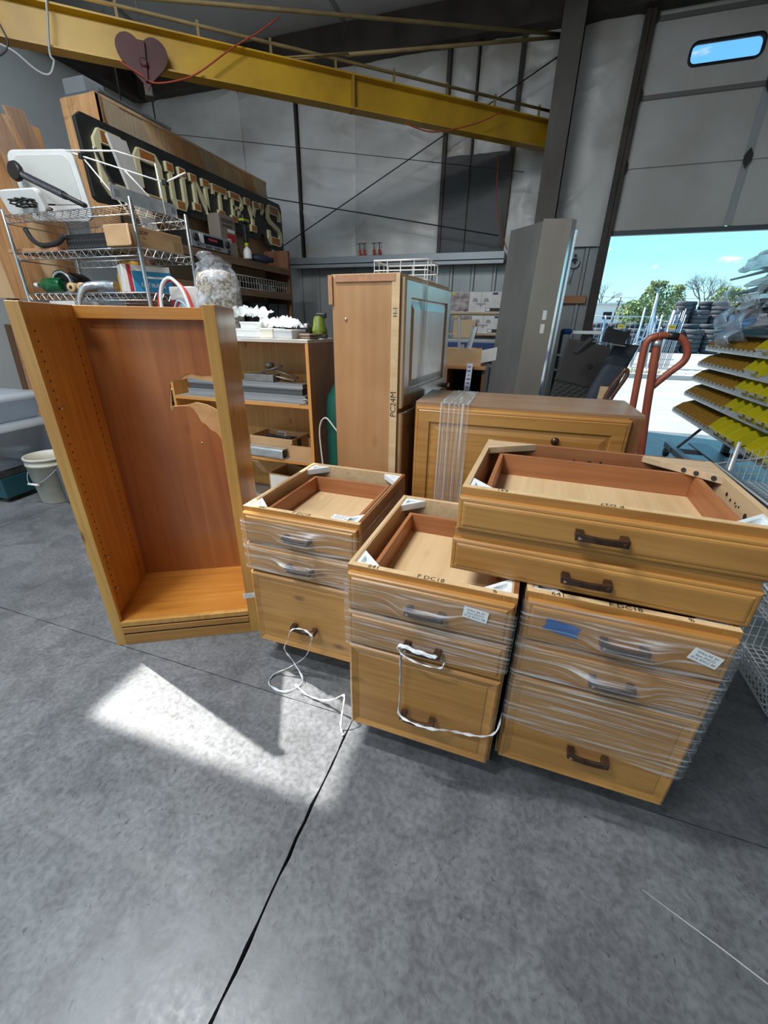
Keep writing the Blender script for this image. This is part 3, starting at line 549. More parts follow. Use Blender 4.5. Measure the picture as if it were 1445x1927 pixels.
# --- wall cabinet lying behind the pencil drawers
WW, WD, WH = .915, .386, 1.004
F_ = thing('wall_cabinet', 'honey alder cabinet with one wide raised-panel door and a film-wrapped end', 'cabinet', (-.46, 1.815, 0), .03)
MB().box(0, WW, .004, WD, WH - .014, WH).obj('top_panel', topply_x, F_, .0015)
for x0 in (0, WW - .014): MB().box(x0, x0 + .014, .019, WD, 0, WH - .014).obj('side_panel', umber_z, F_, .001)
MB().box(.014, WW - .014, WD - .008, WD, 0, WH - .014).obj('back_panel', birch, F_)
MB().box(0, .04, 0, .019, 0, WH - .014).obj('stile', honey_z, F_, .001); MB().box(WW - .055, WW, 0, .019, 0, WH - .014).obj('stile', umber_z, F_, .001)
MB().box(.04, WW - .055, 0, .019, WH - .05, WH - .014).obj('rail', honey_x, F_, .001); MB().box(.04, WW - .055, 0, .019, 0, .05).obj('rail', honey_x, F_, .001)
dd = MB().front(.006, WW - .045, .03, WH - .020, [(0, 0), (0, -.013), (.003, -.0165), (.009, -.018), (.012, -.0165), (.016, -.020), (.062, -.020), (.066, -.012), (.074, -.012), (.100, -.018)]).obj('cabinet_door', honey_x, F_)
MB().lathe([(.006, 0), (.006, .012), (.015, .018), (.017, .024), (.012, .030), (.001, .032)], 16, T(.60, -.018, .885, pi / 2)).obj('knob', bronze, dd)
fs = MB().grid(lambda s, t: (.115 + .125 * s + .012 * (1 - t) * (s - .5), -.0225 - .003 * sin(40 * s) * (.3 + .7 * t), .25 + t * (WH - .245)), 30, 24); wrap_piece(fs, film('stretch_film_pleated', (0, .03, 0), .14, .62, (230, 60, 2.0), (.88, .86, .84)), F_)
fs = MB().grid(lambda s, t: (.115 + .125 * s, -.0225 + t * (WD + .02), WH + .0015 + .003 * (.5 + .5 * sin(40 * s))), 30, 10); wrap_piece(fs, film('stretch_film_sky_streaks', (0, 0, .35), .2, .95, (170, 6, 3), (.72, .93, 1.0)), F_)  # sky reflection put into the film colour as pale blue streaks
# --- film strands hanging from the handles
def ribbon(pts, w, name='film_strand'):
    out = MB(); out.tube(pts, [w * (1 + .45 * sin(i * 1.7) + .3 * sin(i * .61)) for i in range(len(pts))], 6, None, False, .3); return out
def smooth(pts, k=6):
    P = [Vector(p) for p in pts]; res = []
    for i in range(len(P) - 1):
        p0, p1, p2, p3 = P[max(i - 1, 0)], P[i], P[i + 1], P[min(i + 2, len(P) - 1)]
        for j in range(k):
            t = j / k; res.append(.5 * ((2 * p1) + (-p0 + p2) * t + (2 * p0 - 5 * p1 + 4 * p2 - p3) * t * t + (-p0 + 3 * p1 - 3 * p2 + p3) * t ** 3))
    return res + [P[-1]]
def local(base, rz_, pts):
    M = Matrix.Translation(base) @ Matrix.Rotation(rz_, 4, 'Z'); return [tuple(M @ Vector(p)) for p in pts]
pa = local((-.916, 1.131, 0), -.005, [(.285, -.062, .235), (.245, -.052, .247), (.195, -.058, .238), (.165, -.050, .17), (.145, -.048, .115), (.19, -.055, .06), (.24, -.085, .010), (.20, -.15, .006), (.12, -.14, .006), (.11, -.09, .008), (.17, -.06, .04), (.24, -.05, .11), (.275, -.058, .20), (.285, -.064, .232)])
tag(ribbon(smooth(pa), .0042).obj('film_strand', strand), 'looped white film strand tied to a bottom drawer handle', 'plastic strand')
pb = [(-.70, 1.025, .008), (-.63, .995, .006), (-.55, .985, .02), (-.50, .975, .06), (-.46, .965, .10), (-.452, .93, .06), (-.448, .905, .012), (-.43, .885, .006)]
tag(ribbon(smooth(pb), .0040).obj('film_strand', strand), 'white film strand trailing over the floor between two cabinets', 'plastic strand')
pc = local((-.401, .894, 0), -.010, [(.30, -.058, .497), (.292, -.062, .482), (.24, -.064, .480), (.19, -.060, .490), (.168, -.052, .505), (.185, -.055, .520), (.23, -.060, .518), (.28, -.060, .512), (.24, -.064, .514), (.185, -.057, .518), (.176, -.045, .49), (.177, -.038, .40), (.178, -.040, .30), (.183, -.052, .248), (.23, -.064, .244), (.285, -.060, .240), (.33, -.034, .222), (.38, -.028, .222), (.43, -.026, .232), (.462, -.020, .26), (.470, .02, .29)])
tag(ribbon(smooth(pc, 5), .0045).obj('film_strand', strand), 'white film strand wound around two handles of one cabinet', 'plastic strand')
# ================================================================== jib crane
yellow = mat('crane_yellow', (.52, .31, .012), .45, 0, (.36, .20, .012), 2.5, (1, 1, 1), .03)
oldyel = mat('faded_tan_steel', (.30, .22, .09), .6, .1, (.20, .14, .06), 5)
P0 = Vector((-.125, 6.36, 0)); P1 = Vector((-4.0, 3.06, 0)); dirb = (P1 - P0).normalized(); lenb = 7.2; ang = math.atan2(dirb.y, dirb.x)
cr_ = thing('jib_crane', 'long yellow steel jib crane beam hinged on the dark column', 'crane', (P0.x, P0.y, 0), ang)
mb = MB(); prof = [(-.062, 3.16), (.062, 3.16), (.062, 3.172), (.006, 3.182), (.006, 3.388), (.062, 3.398), (.062, 3.41), (-.062, 3.41), (-.062, 3.398), (-.006, 3.388), (-.006, 3.182), (-.062, 3.172)]
mb.rings([[(x, y, z) for y, z in prof] for x in (0, lenb)], True, True, True, False); mb.obj('beam', yellow, cr_)
MB().box(-.03, .02, -.05, .05, 3.15, 3.44).obj('hinge_plate', mat('hinge_plate_steel', (.12, .1, .07), .5, .5), cr_)
MB().tube([(0, 0, 3.50), (lenb, 0, 3.50)], .014, 8).obj('conductor_rail', oldyel, cr_)
for k in range(12): MB().box(.25 + k * .58, .27 + k * .58, -.008, .008, 3.41, 3.53).obj('rail_standoff', oldyel, cr_)
for x in (1.0, 1.55, 2.2): pass
MB().box(2.42, 2.44, -.064, .064, 3.158, 3.412).obj('splice_mark', mat('beam_seam', (.30, .17, .01), .6), cr_)
def rod(name, p, q, r, m, par=None): return MB().tube([p, q], r, 8).obj(name, m, par)
inv = (Matrix.Translation((P0.x, P0.y, 0)) @ Matrix.Rotation(ang, 4, 'Z')).inverted()
def cl(p): return tuple(inv @ Vector(p))
rod('tie_rod', cl((-.127, 6.36, 4.12)), cl((-2.015, 4.75, 3.545)), .016, oldyel, cr_); rod('tie_rod', cl((-.127, 6.36, 4.13)), cl((-4.23, 2.86, 3.41)), .016, oldyel, cr_)
tb = [cl((-2.0, 4.76, 3.55)), cl((-2.45, 4.38, 3.42))]; mid = [tuple(Vector(tb[0]).lerp(Vector(tb[1]), k)) for k in (.0, .3, 1)]
MB().tube([(mid[0][0], mid[0][1] + .02, mid[0][2]), (mid[2][0], mid[2][1] + .02, mid[2][2])], .008, 6).obj('turnbuckle', oldyel, cr_); MB().tube([(mid[0][0], mid[0][1] - .02, mid[0][2]), (mid[2][0], mid[2][1] - .02, mid[2][2])], .008, 6).obj('turnbuckle', oldyel, cr_)
# heart-shaped red plate of the trolley
hp = []
for k in range(40):
    a = 2 * pi * k / 40; hp.append((.0115 * 16 * sin(a) ** 3, .0115 * (13 * cos(a) - 5 * cos(2 * a) - 2 * cos(3 * a) - cos(4 * a))))
red_o = mat('oxide_red_paint', (.075, .014, .013), .6, 0, (.05, .011, .010), 6)
ht = thing('heart_trolley', 'dark red heart-shaped steel trolley plate hung on the yellow beam', 'trolley', (-3.31, 3.65, 3.19), ang + pi)
hm_ = MB().prism(hp, .075, .095, Matrix.Rotation(pi / 2, 4, 'X')).obj('heart_plate', red_o, ht, .006)
MB().prism([(-.012, -.14), (.012, -.14), (.03, .10), (-.03, .10)], .095, .115, Matrix.Rotation(pi / 2, 4, 'X')).obj('rib', red_o, ht, .004)
MB().lathe([(.03, 0), (.03, .02), (.018, .03)], 14, T(0, -.095, -.03, pi / 2)).obj('axle_boss', red_o, ht)
MB().box(-.03, .03, -.09, .02, -.22, -.15).obj('shackle', darksteel, ht, .005)
cordr = mat('red_cord', (.35, .05, .02), .6)
tag(MB().tube(smooth([(-3.38, 3.46, 3.145), (-3.27, 3.55, 3.085), (-3.2, 3.6, 3.05), (-3.07, 3.71, 3.09), (-2.94, 3.83, 3.17), (-2.72, 4.02, 3.37), (-2.54, 4.17, 3.51), (-2.41, 4.28, 3.63)]), .006, 6).obj('air_hose', cordr), 'thin orange-red hose draped below the heart trolley', 'hose')
tag(MB().tube(smooth([(-1.52, 5.03, 3.11), (-1.31, 5.20, 3.08), (-1.12, 5.36, 3.13), (-.88, 5.57, 3.23), (-.66, 5.75, 3.36)]), .006, 6).obj('air_hose', cordr), 'thin red cord sagging under the far half of the beam', 'hose')
tag(MB().tube(smooth([(-.72, 6.2, 3.15), (-.70, 6.3, 2.8), (-.62, 6.3, 2.45), (-.5, 6.3, 2.2)]), .006, 6).obj('air_hose', cordr), 'thin red cord hanging down the wall beside the dark panel', 'hose')
cab = mat('wire_rope', (.04, .04, .045), .5, .3); greyc = mat('grey_cable', (.35, .36, .37), .5)
for p, q, lb in (((-4.2, 6.35, 2.15), (-.2, 6.3, 3.95), 'dark brace rod rising across the insulated wall to the column'), ((-5.4, 6.3, 3.2), (-.62, 6.3, 2.35), 'dark brace rod falling across the insulated wall to the girt'), ((-5.4, 6.2, 3.75), (-.4, 6.2, 2.95), 'thin wire stretched across the wall under the beam')):
    tag(rod('brace_rod', p, q, .007 if 'thin' not in lb else .004, cab), lb, 'rod')
tag(MB().tube(smooth([(-3.83, 3.31, 3.44), (-3.69, 3.21, 3.40), (-3.73, 3.17, 3.12), (-3.72, 3.18, 3.07), (-3.76, 3.15, 2.99), (-3.82, 3.10, 3.0), (-3.9, 3.02, 3.08), (-4.0, 2.95, 3.12)]), .008, 6).obj('cable_loop', greyc), 'grey cable looped over the yellow beam and hanging below', 'cable')
tag(MB().tube(smooth([(-4.0, 2.95, 3.36), (-3.93, 3.0, 3.2), (-3.92, 3.0, 3.1), (-4.0, 2.94, 3.03), (-4.15, 2.8, 3.02)]), .006, 6).obj('cable_loop', cab), 'black cable hanging off the yellow beam near the wall', 'cable')
# unit heater
hh = thing('unit_heater', 'grey box heater with a flue collar hung below the roof', 'heater', (-4.67, 4.53, 2.78))
MB().box(-.27, .27, -.35, .55, 0, .58).obj('casing', mat('heater_enamel', (.42, .43, .43), .5), hh, .01); MB().box(-.20, .08, -.33, -.10, .58, .72).obj('flue_box', mat('heater_enamel_b', (.40, .41, .41), .5), hh, .008)
MB().box(-.285, .285, -.365, .565, .56, .585).obj('lid', greysteel, hh, .004)
for s in (-.22, .22): MB().tube([(s, .4, .585), (s, .4, 1.98)], .008, 6).obj('hanger', darksteel, hh)
# ================================================================== sign
signm = mat('sign_black', (.012, .014, .014), .45, 0, (.03, .032, .032), 3); cream = mat('sign_cream', (.74, .68, .42), .5, 0, (.66, .60, .36), 6); amber = wood('sign_orange_stain', (.46, .17, .035), (.36, .115, .02), (.25, .07, .01), 'y', .45, .1, 1, .1); redl = mat('sign_red_line', (.25, .05, .02), .5)
MS = Matrix(((0, 0, 1, -3.52), (1, 0, 0, 0), (0, 1, 0, 0), (0, 0, 0, 1)))     # sign plane: x -> along wall, y -> up, z -> towards the room
sg = thing('wooden_sign', "long black sign with raised cream and orange letters reading COUNTRY'S", 'sign', (0, 0, 0))
board = [(3.06, 2.20), (3.10, 2.175), (3.75, 2.20), (3.80, 2.26), (4.70, 2.29), (4.74, 2.26), (5.33, 2.26), (5.37, 2.33), (5.44, 2.33), (5.49, 2.22), (5.84, 2.18), (5.90, 2.23), (5.90, 2.68), (5.86, 2.74), (3.10, 2.735), (3.045, 2.69)]
MB().prism(board, 0, .035, MS).obj('sign_board', signm, sg, .004)
def stroke_poly(p, q, w, e=None):
    p, q = Vector(p), Vector(q); t = (q - p).normalized(); n_ = Vector((-t.y, t.x)) * w / 2; e_ = t * (w if e is None else e) / 2
    return [tuple(p - n_ - e_ * .98), tuple(q - n_ + e_ * .98), tuple(q + n_ + e_ * .98), tuple(p + n_ - e_ * .98)]
GL = {  # letters: strokes (open or closed outlines) and the heavy inlaid bars, in a unit cell
 'C': ([[(.88, .64), (.88, .80), (.75, .93), (.25, .93), (.12, .80), (.12, .20), (.25, .07), (.75, .07), (.88, .20), (.88, .36)]], [(.22, .78, .885), (.22, .78, .115)]),
 'O': ([[(.12, .20), (.12, .80), (.25, .93), (.75, .93), (.88, .80), (.88, .20), (.75, .07), (.25, .07), (.12, .20), (.12, .30)]], [(.22, .78, .885), (.22, .78, .115)]),
 'U': ([[(.22, .94), (.22, .22), (.34, .07), (.66, .07), (.78, .22), (.78, .94)]], [(.30, .70, .12), (.06, .38, .88), (.62, .94, .88)]),
 'N': ([[(.22, .02), (.22, .96)], [(.78, .02), (.78, .96)], [(.20, .94), (.80, .06)]], [(.06, .38, .12), (.04, .34, .88), (.62, .96, .88)]),
 'T': ([[(.5, .02), (.5, .96)], [(.10, .98), (.10, .66)], [(.90, .98), (.90, .66)]], [(.06, .94, .88), (.30, .70, .12)]),
 'R': ([[(.24, .02), (.24, .97)], [(.20, .93), (.70, .93), (.86, .82), (.86, .62), (.70, .50), (.20, .50)], [(.52, .50), (.76, .10), (.96, .10)]], [(.08, .72, .88), (.06, .42, .12)]),
 'Y': ([[(.5, .02), (.5, .46), (.20, .94)], [(.5, .42), (.80, .94)]], [(.02, .38, .88), (.62, .98, .88), (.30, .70, .12)]),
 "'": ([[(.70, .90), (.70, .76), (.40, .62)]], [(.15, .90, .88)]),
 'S': ([[(.88, .66), (.88, .82), (.76, .93), (.24, .93), (.12, .82), (.12, .66), (.24, .57), (.76, .43), (.88, .34), (.88, .18), (.76, .07), (.24, .07), (.12, .18), (.12, .36)]], [(.22, .80, .885), (.20, .78, .115)])}
def band(mb, pts, w, z0, z1):
    P = [Vector(p) for p in pts]; L_ = []; R_ = []
    for i in range(len(P)):
        d0 = (P[i] - P[i - 1]).normalized() if i else (P[1] - P[0]).normalized(); d1 = (P[i + 1] - P[i]).normalized() if i < len(P) - 1 else d0
        n0 = Vector((-d0.y, d0.x)); n1 = Vector((-d1.y, d1.x)); mn = (n0 + n1).normalized(); k = w / 2 / max(.5, mn.dot(n0)); L_.append(P[i] + mn * k); R_.append(P[i] - mn * k)
    for i in range(len(P) - 1): mb.prism([tuple(R_[i]), tuple(R_[i + 1]), tuple(L_[i + 1]), tuple(L_[i])], z0, z1, MS)
rows = [('C', 3.13, 3.47, 2.235, 2.675), ('O', 3.50, 3.82, 2.250, 2.665), ('U', 3.85, 4.13, 2.295, 2.655), ('N', 4.155, 4.455, 2.335, 2.645), ('T', 4.475, 4.735, 2.355, 2.640), ('R', 4.755, 5.03, 2.350, 2.640), ('Y', 5.05, 5.33, 2.315, 2.645), ("'", 5.345, 5.455, 2.36, 2.655), ('S', 5.49, 5.845, 2.240, 2.680)]
for ch, x0, x1, y0, y1 in rows:
    hh_ = y1 - y0; w = .125 * hh_ if ch != "'" else .030; c_ = MB(); RI = []
    for path in GL[ch][0]: band(c_, [(x0 + (x1 - x0) * p[0], y0 + hh_ * p[1]) for p in path], w, .035, .064)
    for xa, xb, yc in GL[ch][1]:
        bar = lambda k, ins: [(x0 + (x1 - x0) * xa + ins, y0 + hh_ * yc - .105 * hh_ * k), (x0 + (x1 - x0) * xb - ins, y0 + hh_ * yc - .105 * hh_ * k), (x0 + (x1 - x0) * xb - ins, y0 + hh_ * yc + .105 * hh_ * k), (x0 + (x1 - x0) * xa + ins, y0 + hh_ * yc + .105 * hh_ * k)]
        c_.prism(bar(1, 0), .035, .0645, MS); RI.append((bar(.76, .009), bar(.66, .0115)))
    lo = c_.obj('raised_letter', cream, sg)
    for a_, b_ in RI: MB().prism(a_, .0645, .0655, MS).obj('inlay_outline', redl, lo); MB().prism(b_, .0645, .0662, MS).obj('orange_inlay', amber, lo)
# plank box behind the sign
pk = thing('plank_box', 'large box clad with slanting reclaimed wood planks behind the black sign', 'wooden box', (0, 0, 0))
MP = Matrix(((0, 0, 1, -3.64), (1, 0, 0, 0), (0, 1, 0, 0), (0, 0, 0, 1)))
def clip(poly, x0, x1):
    def cut(pl, f):
        o = []
        for i in range(len(pl)):
            a, b = pl[i], pl[(i + 1) % len(pl)]; fa, fb = f(a), f(b)
            if fa >= 0: o.append(a)
            if fa * fb < 0: t = fa / (fa - fb); o.append((a[0] + (b[0] - a[0]) * t, a[1] + (b[1] - a[1]) * t))
        return o
    return cut(cut(poly, lambda p: p[0] - x0), lambda p: x1 - p[0])
tones = [wood('reclaimed_plank_%s' % n_, a, b, (.06, .035, .02), 'z', .8, 0, 1.2, 1) for n_, a, b in (('tan', (.76, .53, .31), (.58, .36, .18)), ('grey', (.66, .52, .37), (.46, .34, .22)), ('rust', (.70, .40, .18), (.46, .22, .09)))]
for k in range(14):
    x = 2.95 + k * .235; poly = clip([(x + .62, 1.90), (x + .85, 1.90), (x + .232 - .05, 2.955), (x - .05, 2.955)], 3.40, 5.80)
    if len(poly) >= 3: MB().prism(poly, 0, .018 + .004 * (k % 3), MP).obj('plank', tones[(k * 2 + k // 3) % 3], pk, .0015)
MB().box(-3.98, -3.645, 3.40, 5.80, 2.0, 2.95).obj('box_carcass', darkwood, pk); MB().box(-3.66, -3.60, 3.375, 3.42, 1.95, 2.965).obj('corner_post', lumber_x, pk); MB().box(-3.98, -3.612, 3.40, 5.80, 2.95, 2.972).obj('top_board', tones[0], pk)
MB().box(-3.98, -3.60, 3.37, 3.40, 1.95, 2.955).obj('end_board', tones[2], pk)
for yy in (3.6, 5.6): MB().box(-3.95, -3.66, yy, yy + .06, 0, 2.0).obj('leg', darkwood, pk)
lb = thing('wooden_hoarding', 'short rust-brown plank panel standing left of the black sign', 'wooden panel', (0, 0, 0))
for k in range(7):
    x = 2.22 + k * .145; poly = clip([(x + .10, 1.45), (x + .242, 1.45), (x + .142, 2.66 - .02 * (k % 2)), (x, 2.66 - .02 * (k % 2))], 2.25, 3.02)
    if len(poly) >= 3: MB().prism(poly, 0, .02, Matrix(((0, 0, 1, -3.86), (1, 0, 0, 0), (0, 1, 0, 0), (0, 0, 0, 1)))).obj('plank', tones[2] if k % 3 else tones[0], lb, .0015)
for yy in (2.45, 2.9): MB().box(-3.93, -3.862, yy, yy + .05, 0, 2.6).obj('leg', darkwood, lb)
for (a, b, c, d_), lbl in ((((2.66, 2.03), (2.80, 2.03), (2.60, 2.58), (2.46, 2.57)), 'weathered board leaning beside the plank panel, with a stepped top'), (((2.81, 2.03), (2.94, 2.03), (2.745, 2.63), (2.615, 2.61)), 'taller weathered board leaning beside the plank panel')):
    tag(MB().prism([a, b, c, d_], 0, .022, Matrix(((0, 0, 1, -3.62 if 'taller' in lbl else -3.65), (1, 0, 0, 0), (0, 1, 0, 0), (0, 0, 0, 1)))).obj('leaning_board', wood('weathered_board' + lbl[0:3], (.42, .27, .18), (.27, .16, .10), (.08, .05, .03), 'z', .85, 0, 1.1, 1), bevel=.002), lbl, 'board')
# ================================================================== wooden wall shelf under the sign
ws = thing('plank_shelf', 'rough dark wooden shelf unit under the sign, loaded with electronics', 'shelf', (0, 0, 0))
MB().box(-3.56, -3.20, 5.50, 5.545, 0, 2.16).obj('end_panel', wood('end_panel_red', (.24, .10, .05), (.15, .06, .03), (.05, .02, .01), 'z', .6, 0), ws, .002); MB().box(-3.56, -3.20, 3.20, 3.24, 0, 1.925).obj('end_panel', darkwood, ws, .002)
for z in (1.95, 1.66, 1.20, .60):
    MB().box(-3.56, -3.20, 3.20, 5.50, z - .02, z).obj('shelf_board', rustic_x, ws, .002); MB().box(-3.20, -3.18, 3.19, 5.52, z - .075, z).obj('shelf_lip', rustic_x, ws, .002)
MB().box(-3.58, -3.56, 3.20, 5.50, 0, 1.93).obj('back_board', tones[1], ws)
# receiver
rc = thing('stereo_receiver', 'silver and black stereo receiver with two knobs on the plank shelf', 'stereo', (-3.22, 4.06, 1.952), pi / 2)
MB().box(-.30, .30, .0, .28, .012, .145).obj('case', black, rc, .004); fp = MB().box(-.30, .30, -.014, 0, .012, .145).obj('faceplate', mat('silver_face', (.40, .41, .43), .4, .5), rc, .003)
MB().box(-.16, .16, -.017, -.013, .055, .125).obj('display', mat('dark_glass', (.01, .012, .02), .1), rc); MB().box(-.06, .07, -.0178, -.0168, .090, .108).obj('display_glow', mat('dim_red_display', (.25, .03, .03), .4, emit=.15), rc)
for x in (-.24, .225): MB().lathe([(.032, 0), (.032, .014), (.027, .020), (0, .020)], 18, T(x, -.014, .09, pi / 2)).obj('knob', black, rc)
for x in (-.22, -.10, -.07, -.04, .03, .06, .09): MB().lathe([(.008, 0), (.008, .006), (0, .006)], 8, T(x, -.014, .033, pi / 2)).obj('button', black, rc)
MB().lathe([(.018, 0), (.018, .010), (0, .010)], 14, T(.24, -.014, .033, pi / 2)).obj('knob', black, rc)
MB().box(-.185, -.13, -.0185, -.0135, .055, .135).obj('sticker', paper, rc)
for x in (-.25, .25): MB().box(x - .02, x + .02, 0, .05, 0, .012).obj('foot', black, rc)
# grey-brown box with tool label
gb = thing('tool_case_box', 'tall grey-brown carton with a red label behind the receiver', 'box', (-3.42, 4.50, 1.952), pi / 2)
MB().box(-.13, .13, -.09, .06, 0, .40).obj('box_body', mat('taupe_carton', (.24, .20, .17), .7), gb, .004)
MB().box(-.10, .10, -.0912, -.0898, .328, .362).obj('dark_print', mat('faded_print', (.10, .085, .075), .7), gb); MB().box(-.09, .08, -.0912, -.0898, .284, .312).obj('dark_print', MATS['faded_print'], gb)
MB().box(-.03, .11, -.0915, -.0898, .16, .23).obj('red_label', mat('red_label', (.45, .015, .02), .5), gb); MB().box(-.03, .03, -.0925, -.0915, .15, .185).obj('white_label', paper, gb); MB().box(-.01, .11, -.0915, -.0898, .245, .275).obj('white_label', paper, gb)
# glue bottle
gl_ = thing('spray_bottle', 'white and lime spray bottle standing beside the taupe carton', 'bottle', (-3.28, 4.74, 1.952))
lime = mat('lime_plastic', (.42, .50, .02), .4)
MB().lathe([(.045, 0), (.047, .01), (.047, .09), (.035, .12), (.018, .135), (.018, .15)], 16).obj('bottle_body', white_pl, gl_); MB().lathe([(.048, 0), (.048, .025), (.0475, .025)], 16).obj('base_band', black, gl_); MB().lathe([(.022, .145), (.022, .175), (.012, .18), (.012, .19)], 14).obj('cap', lime, gl_)
MB().box(-.022, .022, -.03, .03, .19, .36).obj('pump_grip', black, gl_, .008); MB().box(-.03, .03, -.055, .045, .36, .44).obj('pump_head', black, gl_, .012); MB().box(-.031, .031, -.056, .046, .385, .405).obj('pump_band', lime, gl_)
sp_ = thing('cordless_tool', 'dark navy cordless tool lying next to the spray bottle', 'tool', (-3.30, 5.0, 1.952), .9)
MB().lathe([(.03, 0), (.05, .02), (.055, .10), (.05, .18), (.03, .22), (.028, .27)], 14, T(-.10, 0, .055, 0, pi / 2)).obj('tool_body', mat('navy_plastic', (.015, .02, .04), .5), sp_); MB().box(-.05, .02, -.03, .03, 0, .06).obj('tool_grip', black, sp_, .01)
# wire basket on the second shelf
def wire_basket(name, label, cat, loc, rz_, w, d, h, m, r=.002, step=.035, front_low=0, parts=True, group=None):
    t = thing(name, label, cat, loc, rz_, group)
    rim = MB().tube([(0, 0, h - front_low), (w, 0, h - front_low), (w, d, h), (0, d, h)], r * 1.9, 6, None, True); rim.obj('rim', m, t)
    base = MB().tube([(0, 0, 0), (w, 0, 0), (w, d, 0), (0, d, 0)], r * 1.6, 6, None, True); base.obj('base_frame', m, t)
    g = MB(); n = int(w / step)
    for k in range(n + 1): x = w * k / n; g.tube([(x, 0, h - front_low), (x, 0, 0), (x, d, 0), (x, d, h)], r, 4)
    n = int(d / step)
    for k in range(n + 1): y = d * k / n; hh_ = h - front_low + front_low * k / n; g.tube([(0, y, hh_), (0, y, 0), (w, y, 0), (w, y, hh_)], r, 4)
    m_ = max(2, int(h / step))
    for k in range(1, m_): z = h * k / m_; g.tube([(0, 0, min(z, h - front_low)), (w, 0, min(z, h - front_low)), (w, d, z), (0, d, z)], r, 4, None, True)
    stuff(g.obj('wire_grid', m, t)); return t
wire_basket('wire_basket', 'long low wire basket of small parts on the plank shelf', 'basket', (-3.22, 4.30, 1.664), pi / 2, 1.15, .26, .125, mat('cream_wire', (.62, .63, .58), .4), .0022, .05)
rs_ = random.Random(5)
for k, (y, hgt, m_) in enumerate(((4.42, .07, black), (4.56, .09, darksteel), (4.72, .08, black), (4.86, .11, black), (5.02, .07, white_pl), (5.16, .06, grey_pl), (5.30, .05, paper))):
    t = thing('small_part', 'small %s fitting in the long wire basket' % ['black plug', 'dark steel', 'black block', 'black tall', 'white plastic', 'grey plastic', 'pale paper'][k], 'fitting', (-3.36, y, 1.668), k * .7)
    MB().box(-.045, .045, -.03, .03, 0, hgt).obj('fitting_body', m_, t, .006); MB().lathe([(.018, hgt), (.018, hgt + .02), (.010, hgt + .024)], 10).obj('fitting_cap', m_, t)
for k, y in enumerate((4.80, 5.12, 5.36)):
    t = thing('binder_box', 'dark %s file box on the lower plank shelf' % ('wide', 'middle', 'end')[k], 'file box', (-3.34, y, 1.202), pi / 2)
    w_ = .10 if k else .14; MB().box(-w_, w_, -.10, .10, 0, .33).obj('box_body', mat('slate_box%d' % k, (.03 + .03 * k, .035 + .035 * k, .045 + .04 * k), .5), t, .004)
    if k: MB().lathe([(.018, 0), (.018, .003)], 14, T(0, -.10, .20, pi / 2)).obj('finger_hole', black, t); MB().box(-.035, .035, -.1025, -.1, .06, .10).obj('label_card', paper, t)
# ================================================================== chrome wire rack
wr_ = thing('wire_rack', 'chrome wire shelving rack crowded with boxes beside the plank shelf', 'rack', (-3.60, 2.40, 0))
RW, RD = 1.14, .46
for x in (0, RW):
    for y in (0, RD):
        MB().lathe([(.0125, 0), (.0125, 1.985), (.008, 1.995)], 10, T(x, y, 0)).obj('post', chrome, wr_)
for z in (1.955, 1.735, 1.480, .9, .3):
    fr = MB()
    for dz in (0, -.045):
        fr.tube([(0, 0, z + dz), (RW, 0, z + dz), (RW, RD, z + dz), (0, RD, z + dz)], .004, 6, None, True)
    sh_ = fr.obj('shelf', chrome, wr_); g = MB()
    for a, b, n in (((0, 0), (RW, 0), 16), ((RW, 0), (RW, RD), 7), ((RW, RD), (0, RD), 16)):
        pts = [(a[0] + (b[0] - a[0]) * k / (2 * n), a[1] + (b[1] - a[1]) * k / (2 * n), z - (.045 if k % 2 else 0)) for k in range(2 * n + 1)]; g.tube(pts, .0025, 4)
    for k in range(1, 22): g.tube([(RW * k / 22, 0, z + .003), (RW * k / 22, RD, z + .003)], .002, 4)
    stuff(g.obj('wire_grid', chrome, sh_))
R0 = Vector((-3.60, 2.40, 0))
def rk(x, y, z): return (R0.x + x, R0.y + y, z)
zt, z2, z3 = 1.962, 1.742, 1.487
t = tag(MB().prism([(-.26, 0), (.26, 0), (.26, .003), (-.26, .003)], 0, .075, T(0, 0, 0, 0, 0, 0)).obj('steel_channel', galv, None, .001, rk(1.10, .17, zt + .006), (0, 0, pi / 2)), 'galvanized steel channel lying across the top of the wire rack', 'channel')
for x in (-.22, .22): MB().box(x - .02, x + .02, -.004, 0, .02, .055).obj('bolt_plate', greysteel, t)
st_ = thing('wire_stand', 'thin white wire display stand on top of the wire rack', 'display stand', rk(.0, 0, 0))
wm = mat('white_wire', (.80, .81, .82), .35, .2)
for pts in ([(.62, .08, 2.28), (.98, .12, 2.26), (1.10, .30, 2.24)], [(.62, .08, 2.28), (.72, .10, 2.25), (1.32, .12, 2.08)], [(1.32, .12, 2.08), (1.45, .16, 2.13)], [(.72, .10, 2.25), (.92, .18, 1.965)], [(1.10, .30, 2.24), (1.12, .30, 1.965)], [(1.0, .14, 2.17), (1.08, .36, 1.965)]): MB().tube(pts, .0045, 6).obj('rod', wm, st_)
for p in ((.72, .10, 2.25), (1.32, .12, 2.08)): MB().box(p[0] - .015, p[0] + .015, p[1] - .015, p[1] + .015, p[2] - .015, p[2] + .015).obj('clamp', black, st_, .003)
tag(MB().prism([(3.30, 1.953), (3.45, 1.953), (3.255, 2.585), (3.085, 2.585)], -3.28, -3.255, Matrix(((0, 0, 1, 0), (1, 0, 0, 0), (0, 1, 0, 0), (0, 0, 0, 1)))).obj('white_board', mat('whitewashed_board', (.62, .61, .59), .7, 0, (.54, .52, .49), 8), None, .002), 'narrow whitewashed board leaning in front of the sign letters', 'board')
MB().tube([(-3.20, 3.05, 1.985), (-3.05, 3.2, 1.985)], .008, 6).obj('foot_bar', darksteel, None) if False else None
